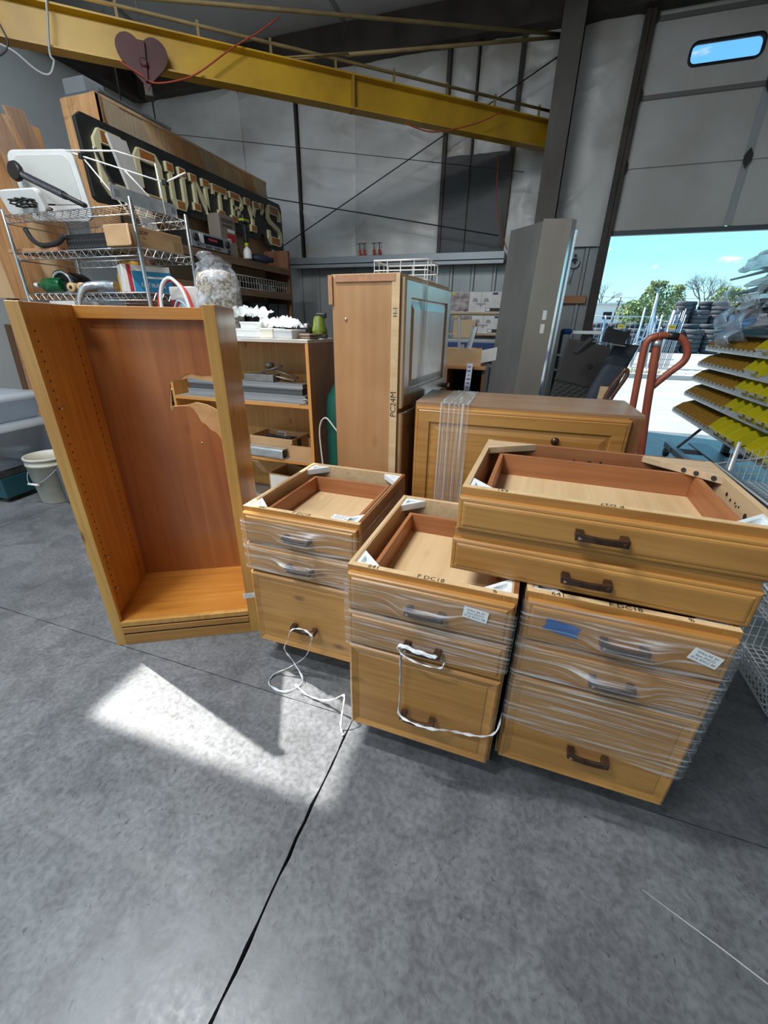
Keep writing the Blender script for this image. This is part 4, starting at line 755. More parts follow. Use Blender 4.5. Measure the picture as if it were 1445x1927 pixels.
ch_ = thing('chair_seat', 'large white rounded plastic lid on top of the wire rack', 'plastic lid', rk(.20, .28, zt + .002), .25, rot=(.18, 0, .25))
MB().prism(rrect(-.24, .24, .0, .40, .06), -.012, .012, Matrix.Rotation(pi / 2, 4, 'X')).obj('panel_shell', white_pl, ch_, .006); MB().prism(rrect(-.20, .20, .10, .37, .05), .012, .016, Matrix.Rotation(pi / 2, 4, 'X')).obj('panel_recess', mat('white_plastic_inset', (.62, .63, .61), .45), ch_)
tag(MB().prism(rrect(-.17, .15, 0, .14, .035), -.02, .02, Matrix.Rotation(pi / 2, 4, 'X')).obj('plastic_tray', white_pl, None, .006, rk(.20, .06, zt + .004), (.35, 0, .1)), 'small white plastic tray standing at the front of the rack top', 'tray')
tn = thing('spring_bar', 'black bar with a ribbed coil slanting down onto the wire rack', 'bar', (0, 0, 0))
pa_, pb_ = Vector(rk(.10, .10, 2.22)), Vector(rk(.70, .06, 1.985)); pts = [tuple(pa_.lerp(pb_, k / 2)) for k in range(3)]; MB().tube(pts, .016, 8).obj('core', black, tn)
cg = []
for k in range(240): f = k / 240; c = pa_.lerp(pb_, .12 + .6 * f); cg.append((c.x + .005 * cos(k * .9), c.y + .021 * cos(k * .9), c.z + .021 * sin(k * .9)))
MB().tube(cg, .004, 5).obj('coil', mat('coil_steel', (.10, .10, .11), .35, .7), tn)
MB().lathe([(.05, -.02), (.06, 0), (.05, .02)], 14, Matrix.Translation(pa_) @ Matrix.Rotation(pi / 2, 4, 'X')).obj('hub', black, tn)
tag(MB().tube(smooth([rk(.62, .30, 2.36), rk(.70, .28, 2.22), rk(.80, .26, 2.08), rk(.92, .22, 1.985)]), .014, 8, None, False, .35).obj('strap', black), 'black strap hanging against the weathered boards', 'strap')
pts = [rk(.12 + .20 * abs(sin(k * 1.3)), .05 + .10 * cos(k * 1.7), zt + .02 + .05 * abs(sin(k * .7))) for k in range(26)]
tag(MB().tube(smooth(pts, 4), .005, 6).obj('cable_coil', black), 'tangled black cable on the front of the rack top', 'cable')
# second tier
pt = thing('perforated_tray', 'long black perforated tray on the second tier of the wire rack', 'tray', rk(.42, .08, z2))
MB().box(0, .42, 0, .25, 0, .10).obj('tray_body', black, pt, .008); h_ = MB()
for k in range(14):
    for j in range(2): h_.box(.02 + k * .028, .036 + k * .028, -.001, .0005, .02 + j * .035, .03 + j * .035)
stuff(h_.obj('slot', mat('tray_slot', (.05, .05, .052), .6), pt))
tag(MB().box(0, .48, 0, .16, 0, .022).obj('short_board', lumber_x, None, .002, rk(-.10, .02, z2), (0, 0, .03)), 'reddish board end sticking out of the rack beside the black tray', 'board')
pts = [rk(.10, .05, z2 + .14), rk(.16, .04, z2 + .07), rk(.26, .03, z2 + .035), rk(.38, .05, z2 + .05), rk(.44, .06, z2 + .09)]; tag(MB().tube(smooth(pts), .016, 8).obj('black_hose', black), 'thick black hose bent beside the perforated tray', 'hose')
cx_ = thing('kraft_box', 'long kraft carton printed in black on the second tier of the wire rack', 'box', rk(1.11, -.03, z2), pi / 2)
MB().box(0, .45, 0, .20, 0, .115).obj('box_body', carton, cx_, .003); text('box_print', 'aster', .045, ink, cx_, FACE(.11, -.0006, .085), .0003); text('box_print', 'Inc.', .022, ink, cx_, FACE(.12, -.0006, .055), .0003)
MB().prism([(0, .0), (-.06, .0), (-.07, .10), (0, .115)], -.003, .003, Matrix.Translation((0, .004, .0)) @ Matrix.Rotation(.9, 4, 'Z') @ Matrix.Rotation(pi / 2, 4, 'X')).obj('flap', carton, cx_); MB().box(.36, .43, -.0012, 0, .02, .07).obj('packing_tape', mat('tan_tape', (.36, .22, .10), .4), cx_)
# third tier
mo = thing('round_blower', 'black round blower with a chrome rim on the third tier', 'blower', rk(.20, .14, z3 + .075), 0)
Mx = T(0, 0, 0, pi / 2, 0, .25); MB().lathe([(.035, -.02), (.055, -.02), (.072, .0), (.074, -.20), (.06, -.24), (.001, -.24)], 20, Mx, True, False).obj('blower_body', black, mo); MB().lathe([(.074, -.02), (.080, -.01), (.080, .008), (.060, .010), (.058, -.01)], 20, Mx, True, False, False).obj('chrome_rim', chrome, mo); MB().lathe([(.058, -.004), (.03, -.03), (.01, -.03)], 16, Mx).obj('inlet', dark_in, mo)
for k, x in enumerate((.40, .50)):
    r_ = thing('wooden_roller', 'pale wooden roller %s on the third tier' % ('next to the blower', 'beside the silver duct')[k], 'roller', rk(x, .04, z3 + .032), 0); MB().lathe([(.013, 0), (.031, 0), (.032, .004), (.032, .12), (.030, .124), (.013, .124)], 16, T(0, 0, 0, -pi / 2, 0, .2), True, False, False).obj('roller_body', mat('pale_roller', (.55, .36, .18), .6), r_); MB().lathe([(.013, .003), (.013, .12)], 12, T(0, 0, 0, -pi / 2, 0, .2), True).obj('bore', dark_in, r_)
foil = mat('foil_film', (.55, .57, .60), .25, .6, (.35, .37, .40), 30, (1, 1, 1), .6)
pts = [rk(.76, .10, z3 + .04), rk(.66, .06, z3 + .045), rk(.59, .0, z3 + .03), rk(.56, -.03, z3 - .03), rk(.55, -.04, z3 - .08), rk(.555, -.04, z3 - .12)]; tag(MB().tube(smooth(pts), [.034 - .0009 * k for k in range(31)], 10).obj('foil_tube', foil), 'crumpled silver film sleeve hanging over the third tier edge', 'film')
gt_ = thing('green_bottle', 'dark green bottle lying at the post end of the third tier', 'bottle', rk(.02, .10, z3 + .055), .2)
MB().lathe([(.012, -.02), (.012, 0), (.03, .02), (.05, .05), (.05, .18), (.045, .19)], 16, T(0, 0, 0, 0, pi / 2)).obj('bottle_body', mat('green_glass', (.005, .10, .03), .2), gt_); MB().lathe([(.016, -.045), (.016, -.015)], 12, T(0, 0, 0, 0, pi / 2)).obj('cap', paper, gt_)
fb = thing('framer_box', 'white and blue cardboard box reading FAST FRAMER on the third tier', 'box', rk(.93, .02, z3), 1.0)
MB().box(0, .30, 0, .14, 0, .165).obj('box_body', white_card, fb, .003); bl = MB().box(.06, .302, -.001, .0, .005, .130).obj('blue_panel', mat('blue_print', (.02, .22, .42), .5), fb); text('box_print', 'FAST FRAMER', .036, paper, fb, FACE(.18, -.0016, .045), .0003, sx=.7); MB().box(.12, .26, -.0016, -.001, .088, .100).obj('white_print', paper, fb); MB().box(.03, .055, -.001, 0, 0, .165).obj('red_band', mat('red_band', (.4, .03, .05), .5), fb)
yt = thing('tape_gun', 'yellow tape dispenser behind the framer box', 'tape dispenser', rk(.70, .20, z3), .3)
MB().prism([(0, 0), (.10, 0), (.20, .14), (.17, .20), (.06, .21), (0, .12)], -.03, .03, T(0, 0, 0, pi / 2)).obj('body', mat('yellow_plastic', (.55, .26, .01), .45), yt, .006); MB().lathe([(.03, -.034), (.045, -.034), (.045, .034), (.03, .034)], 16, T(.10, 0, .13, pi / 2)).obj('tape_roll', mat('tape_core', (.45, .28, .12), .6), yt)
fr_b = thing('red_white_box', 'white carton with a red band below the third tier', 'box', rk(.06, .1, .906), 0)
MB().box(0, .26, 0, .25, 0, .53).obj('box_body', white_card, fr_b, .003); MB().box(-.001, .261, -.001, 0, .44, .49).obj('red_band', mat('red_print', (.35, .03, .03), .5), fr_b)
for k, (x, m_) in enumerate(((.42, grey_pl), (.72, mat('slate_tub', (.16, .17, .19), .5)))):
    t = thing('storage_tub', '%s plastic tub standing under the third tier' % ('grey', 'slate')[k], 'tub', rk(x, .1, .906)); MB().rings([[(p[0] * s, p[1] * s, z) for p in rrect(-.13, .13, -.12, .12, .03, 3)] for s, z in ((.85, 0), (1, .34))], True, False).obj('tub_body', m_, t, solid=.004, loc=(.13, .13, 0)); MB().prism(rrect(-.14, .14, -.13, .13, .035, 3), .34, .36).obj('lid', m_, t, .004, (.13, .13, 0))
# ================================================================== low brown bookshelf
HB = thing('low_bookshelf', 'low brown wooden bookshelf holding aluminium rails and cartons', 'bookshelf', (-2.42, 2.40, 0))
HW, HD, HH = 1.12, .36, 1.22
oak_x = wood('golden_oak_x', (.60, .30, .08), (.45, .20, .045), (.14, .05, .02), 'x', .45, .1, 1, .5); oak_z = wood('golden_oak_z', (.64, .33, .095), (.48, .22, .055), (.12, .05, .02), 'z', .45, .1, 1, .7)
MB().box(0, .02, 0, HD, 0, HH - .02).obj('side_panel', oak_z, HB, .001); MB().box(HW - .02, HW, .003, HD, 0, HH - .02).obj('side_panel', wood('umber_panel_z', (.30, .135, .05), (.20, .08, .028), (.08, .03, .01), 'z', .5, .1, 1, .2), HB, .001); MB().box(HW - .0215, HW - .0, -.001, .003, 0, HH - .02).obj('edge_band', oak_z, HB)
MB().box(0, HW, -.004, HD, HH - .02, HH).obj('top_panel', mat('dusty_top', (.45, .42, .38), .6, 0, (.55, .53, .50), 6), HB, .001); MB().box(.02, HW - .02, HD - .012, HD, 0, HH - .02).obj('back_panel', oak_z, HB)
for z in (.825, .437, .08):
    MB().box(.02, HW - .02, .004, HD - .012, z - .02, z).obj('shelf', mat('dusty_shelf%d' % int(z * 100), (.27, .22, .18), .7, 0, (.34, .29, .25), 7), HB); MB().box(.02, HW - .02, 0, .005, z - .021, z + .0005).obj('edge_band', oak_x, HB)
def hb(x, y, z): return (-2.42 + x, 2.40 + y, z)
for k, (z, x1, y0, w_, h_, lbl) in enumerate(((.826, 1.05, .05, .07, .048, 'lowest aluminium rail with a bright face on the upper shelf of the bookshelf'), (.875, 1.02, .07, .07, .040, 'middle aluminium rail with a dark face on the upper shelf of the bookshelf'), (.916, 1.03, .06, .08, .030, 'topmost aluminium rail on the upper shelf of the bookshelf'))):
    t = thing('aluminium_rail', lbl, 'rail', hb(.10, y0, z)); L_ = x1 - .10
    MB().box(0, L_, 0, w_, 0, h_).obj('rail_body', alu if k != 1 else mat('dark_anodised', (.12, .125, .13), .4, .6), t, .002); MB().box(0, L_, -.004, 0, h_ - .006, h_).obj('lip', alu, t)
hd = thing('hinge_bundle', 'grey steel hardware arms heaped on the aluminium rails', 'hardware', hb(.62, .08, .947), .0)
MB().box(-.05, .18, 0, .09, 0, .045).obj('arm_block', mat('worn_steel', (.20, .19, .18), .45, .6, (.28, .27, .26), 20), hd, .003)
for p, q in (((.05, .05, .05), (.33, .03, .015)), ((.10, .06, .09), (.34, .05, .03)), ((.08, .03, .06), (.22, .06, .10))): MB().tube([p, q], .013, 8, None, False, .5).obj('arm', mat('arm_steel', (.22, .20, .185), .4, .6), hd)
MB().lathe([(.03, 0), (.032, .01), (.03, .025), (.01, .03)], 14, T(.12, .06, .09)).obj('pivot', mat('pivot_steel', (.15, .14, .13), .5, .5), hd)
t = thing('brass_key_ring', 'small ring of keys lying at the end of the rails', 'keys', hb(1.055, .03, .827)); MB().tube([(0.018 * cos(a), .018 * sin(a), .02 + .01 * sin(a)) for a in [k * pi / 6 for k in range(12)]], .003, 5, None, True).obj('ring', galv, t)
for k in range(3): MB().box(-.03 + .02 * k, -.018 + .02 * k, -.03, .0, .002 + .006 * k, .006 + .006 * k).obj('key', glint, t)
def open_box(name, label, loc, rz_, w, d, h, m, th=.004, cat='box'):
    t = thing(name, label, cat, loc, rz_)
    MB().box(0, w, 0, d, 0, th).obj('box_bottom', m, t)
    for a in ((0, w, 0, th), (0, w, d - th, d), (0, th, th, d - th), (w - th, w, th, d - th)): MB().box(*a, th, h).obj('box_wall', m, t)
    return t
ob = open_box('open_carton', 'open kraft carton with a barcode on the lower bookshelf shelf', hb(.56, .08, .438), -.06, .36, .22, .13, carton); MB().box(.09, .16, .2145, .2158, .08, .12).obj('barcode', paper, ob)
for k in range(7): MB().box(.095 + k * .008, .099 + k * .008, .2138, .2146, .085, .115).obj('bar', ink, ob)
MB().box(.362, .3635, .06, .11, .02, .12).obj('dark_print', ink, ob); MB().tube(smooth([(.05, .1, .09), (.12, .08, .12), (.2, .12, .10), (.28, .08, .12), (.3, .15, .1)]), .012, 8).obj('contents', blackrub, ob)
open_box('open_carton', 'shallow kraft tray squeezed against the bookshelf side', hb(.915, .03, .438), 0, .175, .24, .10, carton)
tb_ = thing('square_tube', 'silver square tube with rounded corners in front of the cartons', 'tube', hb(.30, .045, .439), -.04); pr = rrect(-.036, .036, 0, .070, .014, 3)
MB().rings([[(x, y, z) for y, z in pr] for x in (0, .58)] + [[(x, y * .85, .035 + (z - .035) * .85) for y, z in pr] for x in (.58, 0)], False, False, True, False).obj('tube_wall', galv, tb_); MB().box(.0, .05, -.028, .028, .008, .062).obj('tube_bore', dark_in, tb_)
wb_ = open_box('open_carton', 'white-labelled open carton on the bottom shelf of the bookshelf', hb(.70, .06, .081), -.1, .30, .22, .22, carton); MB().box(.01, .26, -.0015, 0, .06, .21).obj('white_label', white_card, wb_)
MB().prism([(0, 0), (.14, 0), (.13, .07), (.01, .06)], 0, .003, T(-.002, 0, .22, 0, -2.2, 1.5)).obj('flap', carton, wb_)
# items on top of it
zt2 = HH + .001
bag = thing('pellet_bag', 'clear tied bag of grey-brown wood pellets standing on the low bookshelf', 'bag', hb(.38, .17, zt2))
pel = mat('wood_pellets', (.36, .31, .25), .9, 0, (.10, .085, .07), 55, (1, 1, 1), .9, .40, .60)
def bagring(r, z, k=0, n=22): return [(r * (1 + .07 * sin(3 * a + k) + .04 * sin(7 * a + 2 * k)) * cos(a), r * .92 * (1 + .06 * sin(2 * a + k)) * sin(a), z) for a in [2 * pi * i / n for i in range(n)]]
MB().rings([bagring(.125, .0, 0), bagring(.140, .03, .3), bagring(.145, .12, .6), bagring(.142, .22, .9), bagring(.135, .32, 1.2), bagring(.115, .375, 1.5), bagring(.05, .395, 1.6)], True, True).obj('pellets', pel, bag)
MB().rings([bagring(.130, .002, 0), bagring(.146, .03, .3), bagring(.152, .12, .6), bagring(.150, .22, .9), bagring(.145, .32, 1.2), bagring(.130, .385, 1.7), bagring(.110, .41, 2.3), bagring(.118, .43, 3.0), bagring(.06, .455, 3.3), bagring(.05, .475, 4)], True, False).obj('bag_film', film_bag, bag)
MB().rings([bagring(.02, .42, 1, 12), bagring(.045, .45, 2, 12), bagring(.06, .48, 3, 12), bagring(.04, .50, 4, 12)], True, True, M=T(-.06, 0, 0)).obj('bag_tuft', film_bag, bag)
wbx = thing('white_carton', 'white carton with a red side standing behind the hoses', 'box', hb(.04, .10, zt2), 0); MB().box(0, .23, 0, .18, 0, .30).obj('box_body', mat('pale_card', (.55, .55, .53), .6), wbx, .006); MB().box(-.0, .08, -.0015, 0, .05, .22).obj('red_panel', mat('red_panel', (.30, .03, .03), .5), wbx)
for (pts, m_, lbl) in (([(.02, .03, .01), (-.02, .03, .12), (.01, .03, .26), (.10, .03, .33), (.20, .04, .28), (.25, .04, .15), (.26, .04, .02)], mat('red_hose', (.60, .04, .03), .35), 'loop of red hose'), ([(.06, .01, .01), (.02, .01, .15), (.05, .01, .29), (.13, .01, .34), (.21, .02, .26), (.25, .02, .10), (.25, .02, .01)], mat('white_hose', (.75, .76, .77), .35), 'loop of white hose'), ([(.13, .0, .01), (.12, .0, .12), (.17, .0, .21), (.23, .01, .16), (.20, .01, .05), (.15, .01, .12), (.19, .02, .20), (.24, .03, .10), (.24, .03, .01)], mat('pale_blue_tube', (.35, .55, .75), .35), 'coil of thin pale blue tubing')):
    tag(MB().tube(smooth([hb(.02 + p[0], p[1], zt2 + p[2]) for p in pts], 7), .011 if 'thin' not in lbl else .005, 8).obj('hose_loop', m_), lbl + ' standing in front of the white carton', 'hose')
pk_ = random.Random(9)
for k, (x, y, w_, d_, h_, m_, lbl) in enumerate(((.62, .10, .20, .20, .05, white_pl, 'pale flat parts tray beside the pellet bag'), (.64, .12, .16, .14, .04, white_pl, 'white flat box on the parts tray'), (.80, .05, .10, .13, .055, mat('cream_box', (.62, .60, .52), .5), 'small cream box on the low bookshelf'), (.92, .04, .16, .13, .05, mat('grey_block', (.45, .48, .50), .4), 'grey and white rectangular box on the low bookshelf'))):
    z_ = zt2 + (.052 if k == 1 else 0); t = thing('parts_box', lbl, 'box', hb(x, y, z_), .1 - .1 * k); MB().box(-w_ / 2, w_ / 2, 0, d_, 0, h_).obj('box_body', m_, t, .004); MB().box(-w_ / 2 - .002, w_ / 2 + .002, -.002, d_ + .002, h_ - .012, h_ + .002).obj('lid', m_, t, .002)
for k in range(5):
    n_ = 7; rn = random.Random(40 + k); hs = [[rn.uniform(0, 1) for _ in range(n_ + 1)] for _ in range(n_ + 1)]
    x0, y0 = .50 + .085 * k, .10 + .03 * (k % 2); zb = zt2 + (.112 if k in (0, 1) else .052 if k == 2 else .055)
    f_ = lambda s, t_: (x0 + .15 * s + .02 * sin(9 * t_), y0 + .12 * t_, zb + .085 * hs[int(s * n_ + .5)][int(t_ * n_ + .5)] * (1 - .4 * abs(2 * s - 1)) + .004)
    o = MB().grid(f_, n_, n_, None, False).obj('crumpled_bag', film('poly_bag_%d' % k, (0, 0, k), .55, .95, (14, 14, 14), (.92, .97, .97)), None, loc=(-2.42, 2.40, 0)); tag(o, 'crumpled clear parts bag ' + ('next to the pellet bag', 'over the white flat box', 'half hiding a green tag', 'over the cream box', 'over the grey and white box')[k], 'plastic bag')
lm = thing('green_sander', 'lime green and black power sander at the back of the low bookshelf', 'power tool', hb(1.06, .28, zt2), .3)
MB().box(-.06, .05, -.04, .04, 0, .025).obj('sole', black, lm, .004); MB().lathe([(.05, .025), (.052, .05), (.04, .075), (.035, .12), (.02, .14)], 16).obj('body', mat('sander_lime', (.12, .16, .012), .45), lm); MB().lathe([(.04, 0), (.042, .03), (.03, .05)], 14, T(-.10, 0, .05, 0, pi / 2)).obj('dust_port', black, lm); MB().box(-.02, .05, -.022, .022, .12, .155).obj('grip', black, lm, .01)
wl_ = thing('brown_wallet', 'worn brown folded pouch beside the grey and white box', 'pouch', hb(1.05, .06, zt2), -.2); MB().box(-.06, .06, 0, .10, 0, .012).obj('pouch_back', mat('brown_leather', (.09, .055, .035), .6), wl_, .004); MB().box(-.058, .055, .004, .095, .012, .03).obj('pouch_flap', mat('brown_leather_b', (.13, .085, .06), .55), wl_, .005)
# green gas cylinder in the gap
gc = thing('gas_cylinder', 'dark green gas cylinder between the low bookshelf and the tall cabinet', 'gas cylinder', (-1.13, 2.52, 0))
MB().lathe([(.10, 0), (.11, .02), (.11, .80), (.10, .88), (.06, .95), (.03, .97)], 22).obj('tank', mat('cylinder_green', (.005, .075, .055), .35), gc); MB().lathe([(.025, .97), (.025, 1.03), (.04, 1.035), (.04, 1.06), (.01, 1.065)], 12).obj('valve', darksteel, gc)
tag(MB().tube(smooth([(-1.22, 2.42, .10), (-1.24, 2.40, .45), (-1.25, 2.40, .68), (-1.20, 2.39, .76), (-1.13, 2.38, .70), (-1.06, 2.38, .62)]), .005, 6).obj('extension_cord', mat('white_cord', (.6, .6, .6), .4)), 'thin white cord hanging in front of the green cylinder', 'cord')
# ================================================================== left floor: totes, bucket
def tote(label, loc, rz_, w, d, h, tint):
    t = thing('storage_tote', label, 'tote', loc, rz_); m_, n_, l_, p_ = newmat('tote_' + label[:6]); p_.inputs['Base Color'].default_value = (*tint, 1); p_.inputs['Roughness'].default_value = .3
    tr_ = n_.new('ShaderNodeBsdfTransparent'); tr_.inputs[0].default_value = (.8, .85, .9, 1); mi_ = n_.new('ShaderNodeMixShader'); mi_.inputs[0].default_value = .42; l_.new(tr_.outputs[0], mi_.inputs[1]); l_.new(p_.outputs[0], mi_.inputs[2]); l_.new(mi_.outputs[0], n_['Material Output'].inputs[0])
    MB().rings([[(p[0] * s * w / 2, p[1] * s * d / 2, z) for p in rrect(-1, 1, -1, 1, .2, 4)] for s, z in ((.86, 0), (.99, h * .93), (1.03, h * .93), (1.03, h))], True, False).obj('tub', m_, t, solid=.004); MB().rings([[(p[0] * s * w / 2, p[1] * s * d / 2, z) for p in rrect(-1, 1, -1, 1, .2, 4)] for s, z in ((1.05, h - .02), (1.05, h + .01), (.9, h + .025))], False, True).obj('lid', m_, t)
    bl_ = mat('blue_handle_' + label[:5], (.02, .04, .16), .4); MB().tube(smooth([(-.13, -d / 2 * 1.02, h - .03), (-.10, -d / 2 * 1.10, h - .02), (.10, -d / 2 * 1.10, h - .02), (.13, -d / 2 * 1.02, h - .03)]), .014, 8).obj('handle', bl_, t); return t
tt1 = tote('clear lidded tote with a blue handle, lower of two by the white bucket', (-4.02, 2.06, .26), .10, .75, .55, .30, (.62, .64, .66)); tt2 = tote('clear shallow tote, upper of two by the white bucket', (-4.03, 2.07, .595), .10, .70, .50, .17, (.66, .68, .70))
t = thing('cable_reel', 'dark cable coil inside the clear lidded tote', 'cable', (-4.0, 1.98, .275), .1); MB().tube(smooth([(-.1, 0, .02), (0, -.03, .09), (.08, 0, .04), (.02, .06, .10), (-.06, .04, .05), (.1, -.02, .12)]), .018, 8).obj('coil', mat('navy_cord', (.03, .035, .06), .6), t); MB().box(-.3, .3, .06, .16, 0, .10).obj('folded_cloth', mat('pale_cloth', (.5, .5, .48), .8), t, .02)
dl = thing('furniture_dolly', 'dark low dolly with a teal crate under the clear totes', 'dolly', (-4.0, 2.05, 0), .10)
MB().box(-.36, .30, -.26, .30, .20, .258).obj('deck', blackrub, dl, .005); MB().box(-.05, .30, -.24, .15, .04, .20).obj('crate', mat('teal_crate', (.01, .06, .075), .5), dl, .006)
for x in (-.28, .24):
    for y in (-.2, .24): MB().lathe([(.035, -.015), (.04, 0), (.035, .015)], 14, T(x, y, .04, pi / 2)).obj('caster', black, dl); MB().box(x - .015, x + .015, y - .015, y + .015, .06, .20).obj('caster_post', darksteel, dl)
bk = thing('plastic_bucket', 'dirty white five-gallon bucket with a wire bail on the floor', 'bucket', (-3.42, 2.06, 0))
bkm = mat('dirty_white_plastic', (.58, .55, .48), .5, 0, (.48, .44, .36), 7); MB().lathe([(.118, 0), (.124, .008), (.150, .30), (.153, .30), (.153, .315), (.150, .318), (.151, .345), (.156, .346), (.156, .362), (.152, .365), (.143, .363), (.140, .30), (.116, .012)], 28, None, True, True, True).obj('bucket_wall', bkm, bk)
MB().tube(smooth([(-.155, -.02, .31), (-.12, -.11, .22), (-.02, -.165, .17), (.09, -.13, .21), (.155, -.02, .31)]), .0025, 6).obj('bail', galv, bk); MB().tube([(-.05, -.163, .172), (.05, -.157, .175)], .009, 8).obj('grip', white_pl, bk)
sv = thing('scoop_shovel', 'grey metal scoop standing beside the white bucket', 'scoop', (-3.16, 2.00, 0), .5)
MB().grid(lambda s, t_: (-.10 + .20 * s, .05 * (2 * s - 1) ** 2 - .02 * t_ + .012, .002 + .33 * t_ * (1 - .25 * (2 * s - 1) ** 4)), 12, 12).obj('blade', mat('grey_steel_blade', (.20, .21, .22), .35, .6), sv, solid=.004); MB().tube([(0, .02, .32), (.02, .10, .9)], .016, 8).obj('shaft', darkwood, sv)
cv = thing('leaning_lumber', 'dark striped lumber pieces leaning against the left wall', 'lumber', (-5.6, 3.35, 0))
for k in range(4): MB().box(-.05 + .11 * k, .05 + .11 * k, 0, .04, 0, 1.25 + .03 * k, T(0, 0, 0, -.05)).obj('stick', (darkwood, lumber_x, darksteel, tones[1])[k], cv, .002)
pn = tag(MB().box(-.35, .35, 0, .04, 0, 1.38).obj('wall_panel_sheet', mat('beige_laminate', (.45, .44, .40), .5), None, .004, (-4.75, 3.35, 0), (-.06, 0, .1)), 'tall beige laminate sheet leaning behind the totes', 'panel')
# ================================================================== along the back wall
org = mat('clamp_orange', (.42, .045, .012), .45)
for k, u in enumerate((-2.59, -2.52, -2.37, -2.29)):
    t = thing('pipe_clamp', 'orange pipe clamp on the grey girt, %s' % ('end of the row near the sign', 'second from the sign', 'third from the sign', 'end of the row near the dark panel')[k], 'clamp', (u, 6.50, 2.201), .3 * k, 'orange clamps on the girt')
    MB().lathe([(.026, 0), (.028, .01), (.018, .03), (.018, .06), (.022, .075), (.012, .085)], 12).obj('jaw', org, t); MB().tube([(0, 0, .08), (0, 0, .16)], .006, 6).obj('screw', black, t); MB().tube([(-.035, 0, .155), (.035, 0, .165)], .005, 6).obj('crank', black, t)
rg = thing('ring_hanger', 'steel ring with a hanging bar on the corrugated wall beside the bay door', 'ring', (.34, 6.60, 2.07))
MB().tube([(.055 * cos(a), 0, .055 * sin(a)) for a in [2 * pi * k / 20 for k in range(20)]], .011, 8, None, True).obj('ring', galv, rg); MB().box(-.012, .012, -.01, .02, .0, .09).obj('hook_block', black, rg, .003); MB().tube([(0, 0, -.055), (-.02, 0, -.22)], .006, 6).obj('bar', galv, rg); MB().tube([(-.04, 0, -.22), (0, 0, -.22)], .005, 6).obj('bar_end', galv, rg)
tag(MB().box(-.22, .22, 0, .04, 0, .09).obj('lumber_block', lumber_x, None, .003, (.34, 6.58, 1.60)), 'short pinkish lumber block fixed across the corrugated wall', 'lumber')
# shelf with lamp cartons
cs = thing('carton_shelf', 'plain wooden shelf by the back wall with two lamp cartons', 'shelf', (-1.25, 5.55, 0))
for z in (1.455, 1.225): MB().box(0, .92, 0, .40, z - .02, z).obj('shelf_board', wood('shelf_pine%d' % int(z * 100), (.52, .36, .20), (.40, .26, .13), (.2, .1, .05), 'x', .6, 0, 1, .3), cs, .002)
for x in (0, .90): MB().box(x, x + .03, 0, .40, 0, 1.46 if x else 1.75).obj('upright', darkwood, cs)
for k, (x, z, lbl) in enumerate(((.22, 1.456, 'white lamp carton printed with a chandelier, on the upper board'), (.27, 1.226, 'white lamp carton printed with a chandelier, on the lower board'))):
    t = thing('lamp_carton', lbl, 'carton', (-1.25 + x, 5.57, z), 0); wd = .60 if k == 0 else .55; hh2 = .225 if k == 0 else .205
    MB().box(0, wd, 0, .30, 0, hh2).obj('box_body', white_card, t, .003); MB().box(-.001, wd + .001, -.001, .301, hh2 - .004, hh2 + .002).obj('lid_edge', grey_pl, t)
    pr_ = mat('grey_print', (.33, .31, .31), .6); MB().box(.0, .22, -.0012, 0, .01, hh2 - .01).obj('photo_print', mat('warm_photo%d' % k, (.50, .44, .42), .6, 0, (.22, .15, .15), 16), t)
    ch2 = MB(); ch2.box(.358, .362, -.002, -.0005, .10, hh2 - .005); ch2.box(.30, .42, -.002, -.0005, .085, .10); ch2.prism([(.34, .085), (.38, .085), (.36, .055)], .0005, .002, Matrix.Rotation(pi / 2, 4, 'X'))
    for x_ in (.29, .42): ch2.prism([(x_ - .035, .115), (x_ + .035, .115), (x_ + .018, .155), (x_ - .018, .155)], .0005, .002, Matrix.Rotation(pi / 2, 4, 'X'))
    stuff(ch2.obj('chandelier_print', pr_, t)); MB().box(.49, .55, -.002, 0, hh2 - .035, hh2 - .012).obj('navy_print', mat('navy_print', (.03, .03, .10), .5), t); MB().box(.42, wd - .01, -.002, 0, .012, .05).obj('black_print', ink, t); MB().box(.425, .47, -.0028, -.002, .017, .045).obj('price_tag', paper, t)
    MB().box(.005, .045, -.002, 0, hh2 - .035, hh2 - .012).obj('yellow_print', mat('yellow_print', (.6, .45, .02), .5), t); MB().box(.16, .20, -.002, -.0012, .012, .03).obj('purple_print', mat('purple_print', (.08, .04, .16), .5), t)
tag(MB().box(-.26, .0, 0, .02, 0, .20).obj('pale_board', wood('pale_pine', (.55, .40, .23), (.45, .31, .16), (.3, .2, .1), 'x', .6, 0), None, .002, (-.70, 5.50, 1.172)), 'pale pine board standing in front of the lower lamp carton', 'board')
bb = thing('blue_workbench', 'blue steel workbench in front of the lamp carton shelf', 'workbench', (-1.35, 5.0, 0))
blue = mat('bench_blue', (.012, .035, .14), .45); MB().box(0, 1.15, 0, .52, 1.14, 1.17).obj('bench_top', mat('bench_steel', (.30, .32, .34), .4, .4), bb, .003); MB().box(0, 1.15, 0, .03, 1.04, 1.14).obj('apron', blue, bb, .003); MB().box(.02, 1.13, .02, .5, .60, .63).obj('lower_shelf', darksteel, bb)
for x in (0, 1.11):
    for y in (0, .48): MB().box(x, x + .04, y, y + .04, 0, 1.14).obj('leg', blue, bb)
for k, (x, z, w_, h_, m_) in enumerate(((.35, .631, .22, .20, black), (.65, .631, .25, .16, darksteel), (.92, .631, .14, .24, black))):
    t = thing('tool_box', '%s tool box under the blue workbench' % ('square black', 'low dark steel', 'tall black')[k], 'tool box', (-1.35 + x, 5.1, z)); MB().box(-w_ / 2, w_ / 2, 0, .25, 0, h_).obj('box_body', m_, t, .006); MB().box(-.04, .04, .10, .13, h_, h_ + .03).obj('handle', grey_pl, t, .004)
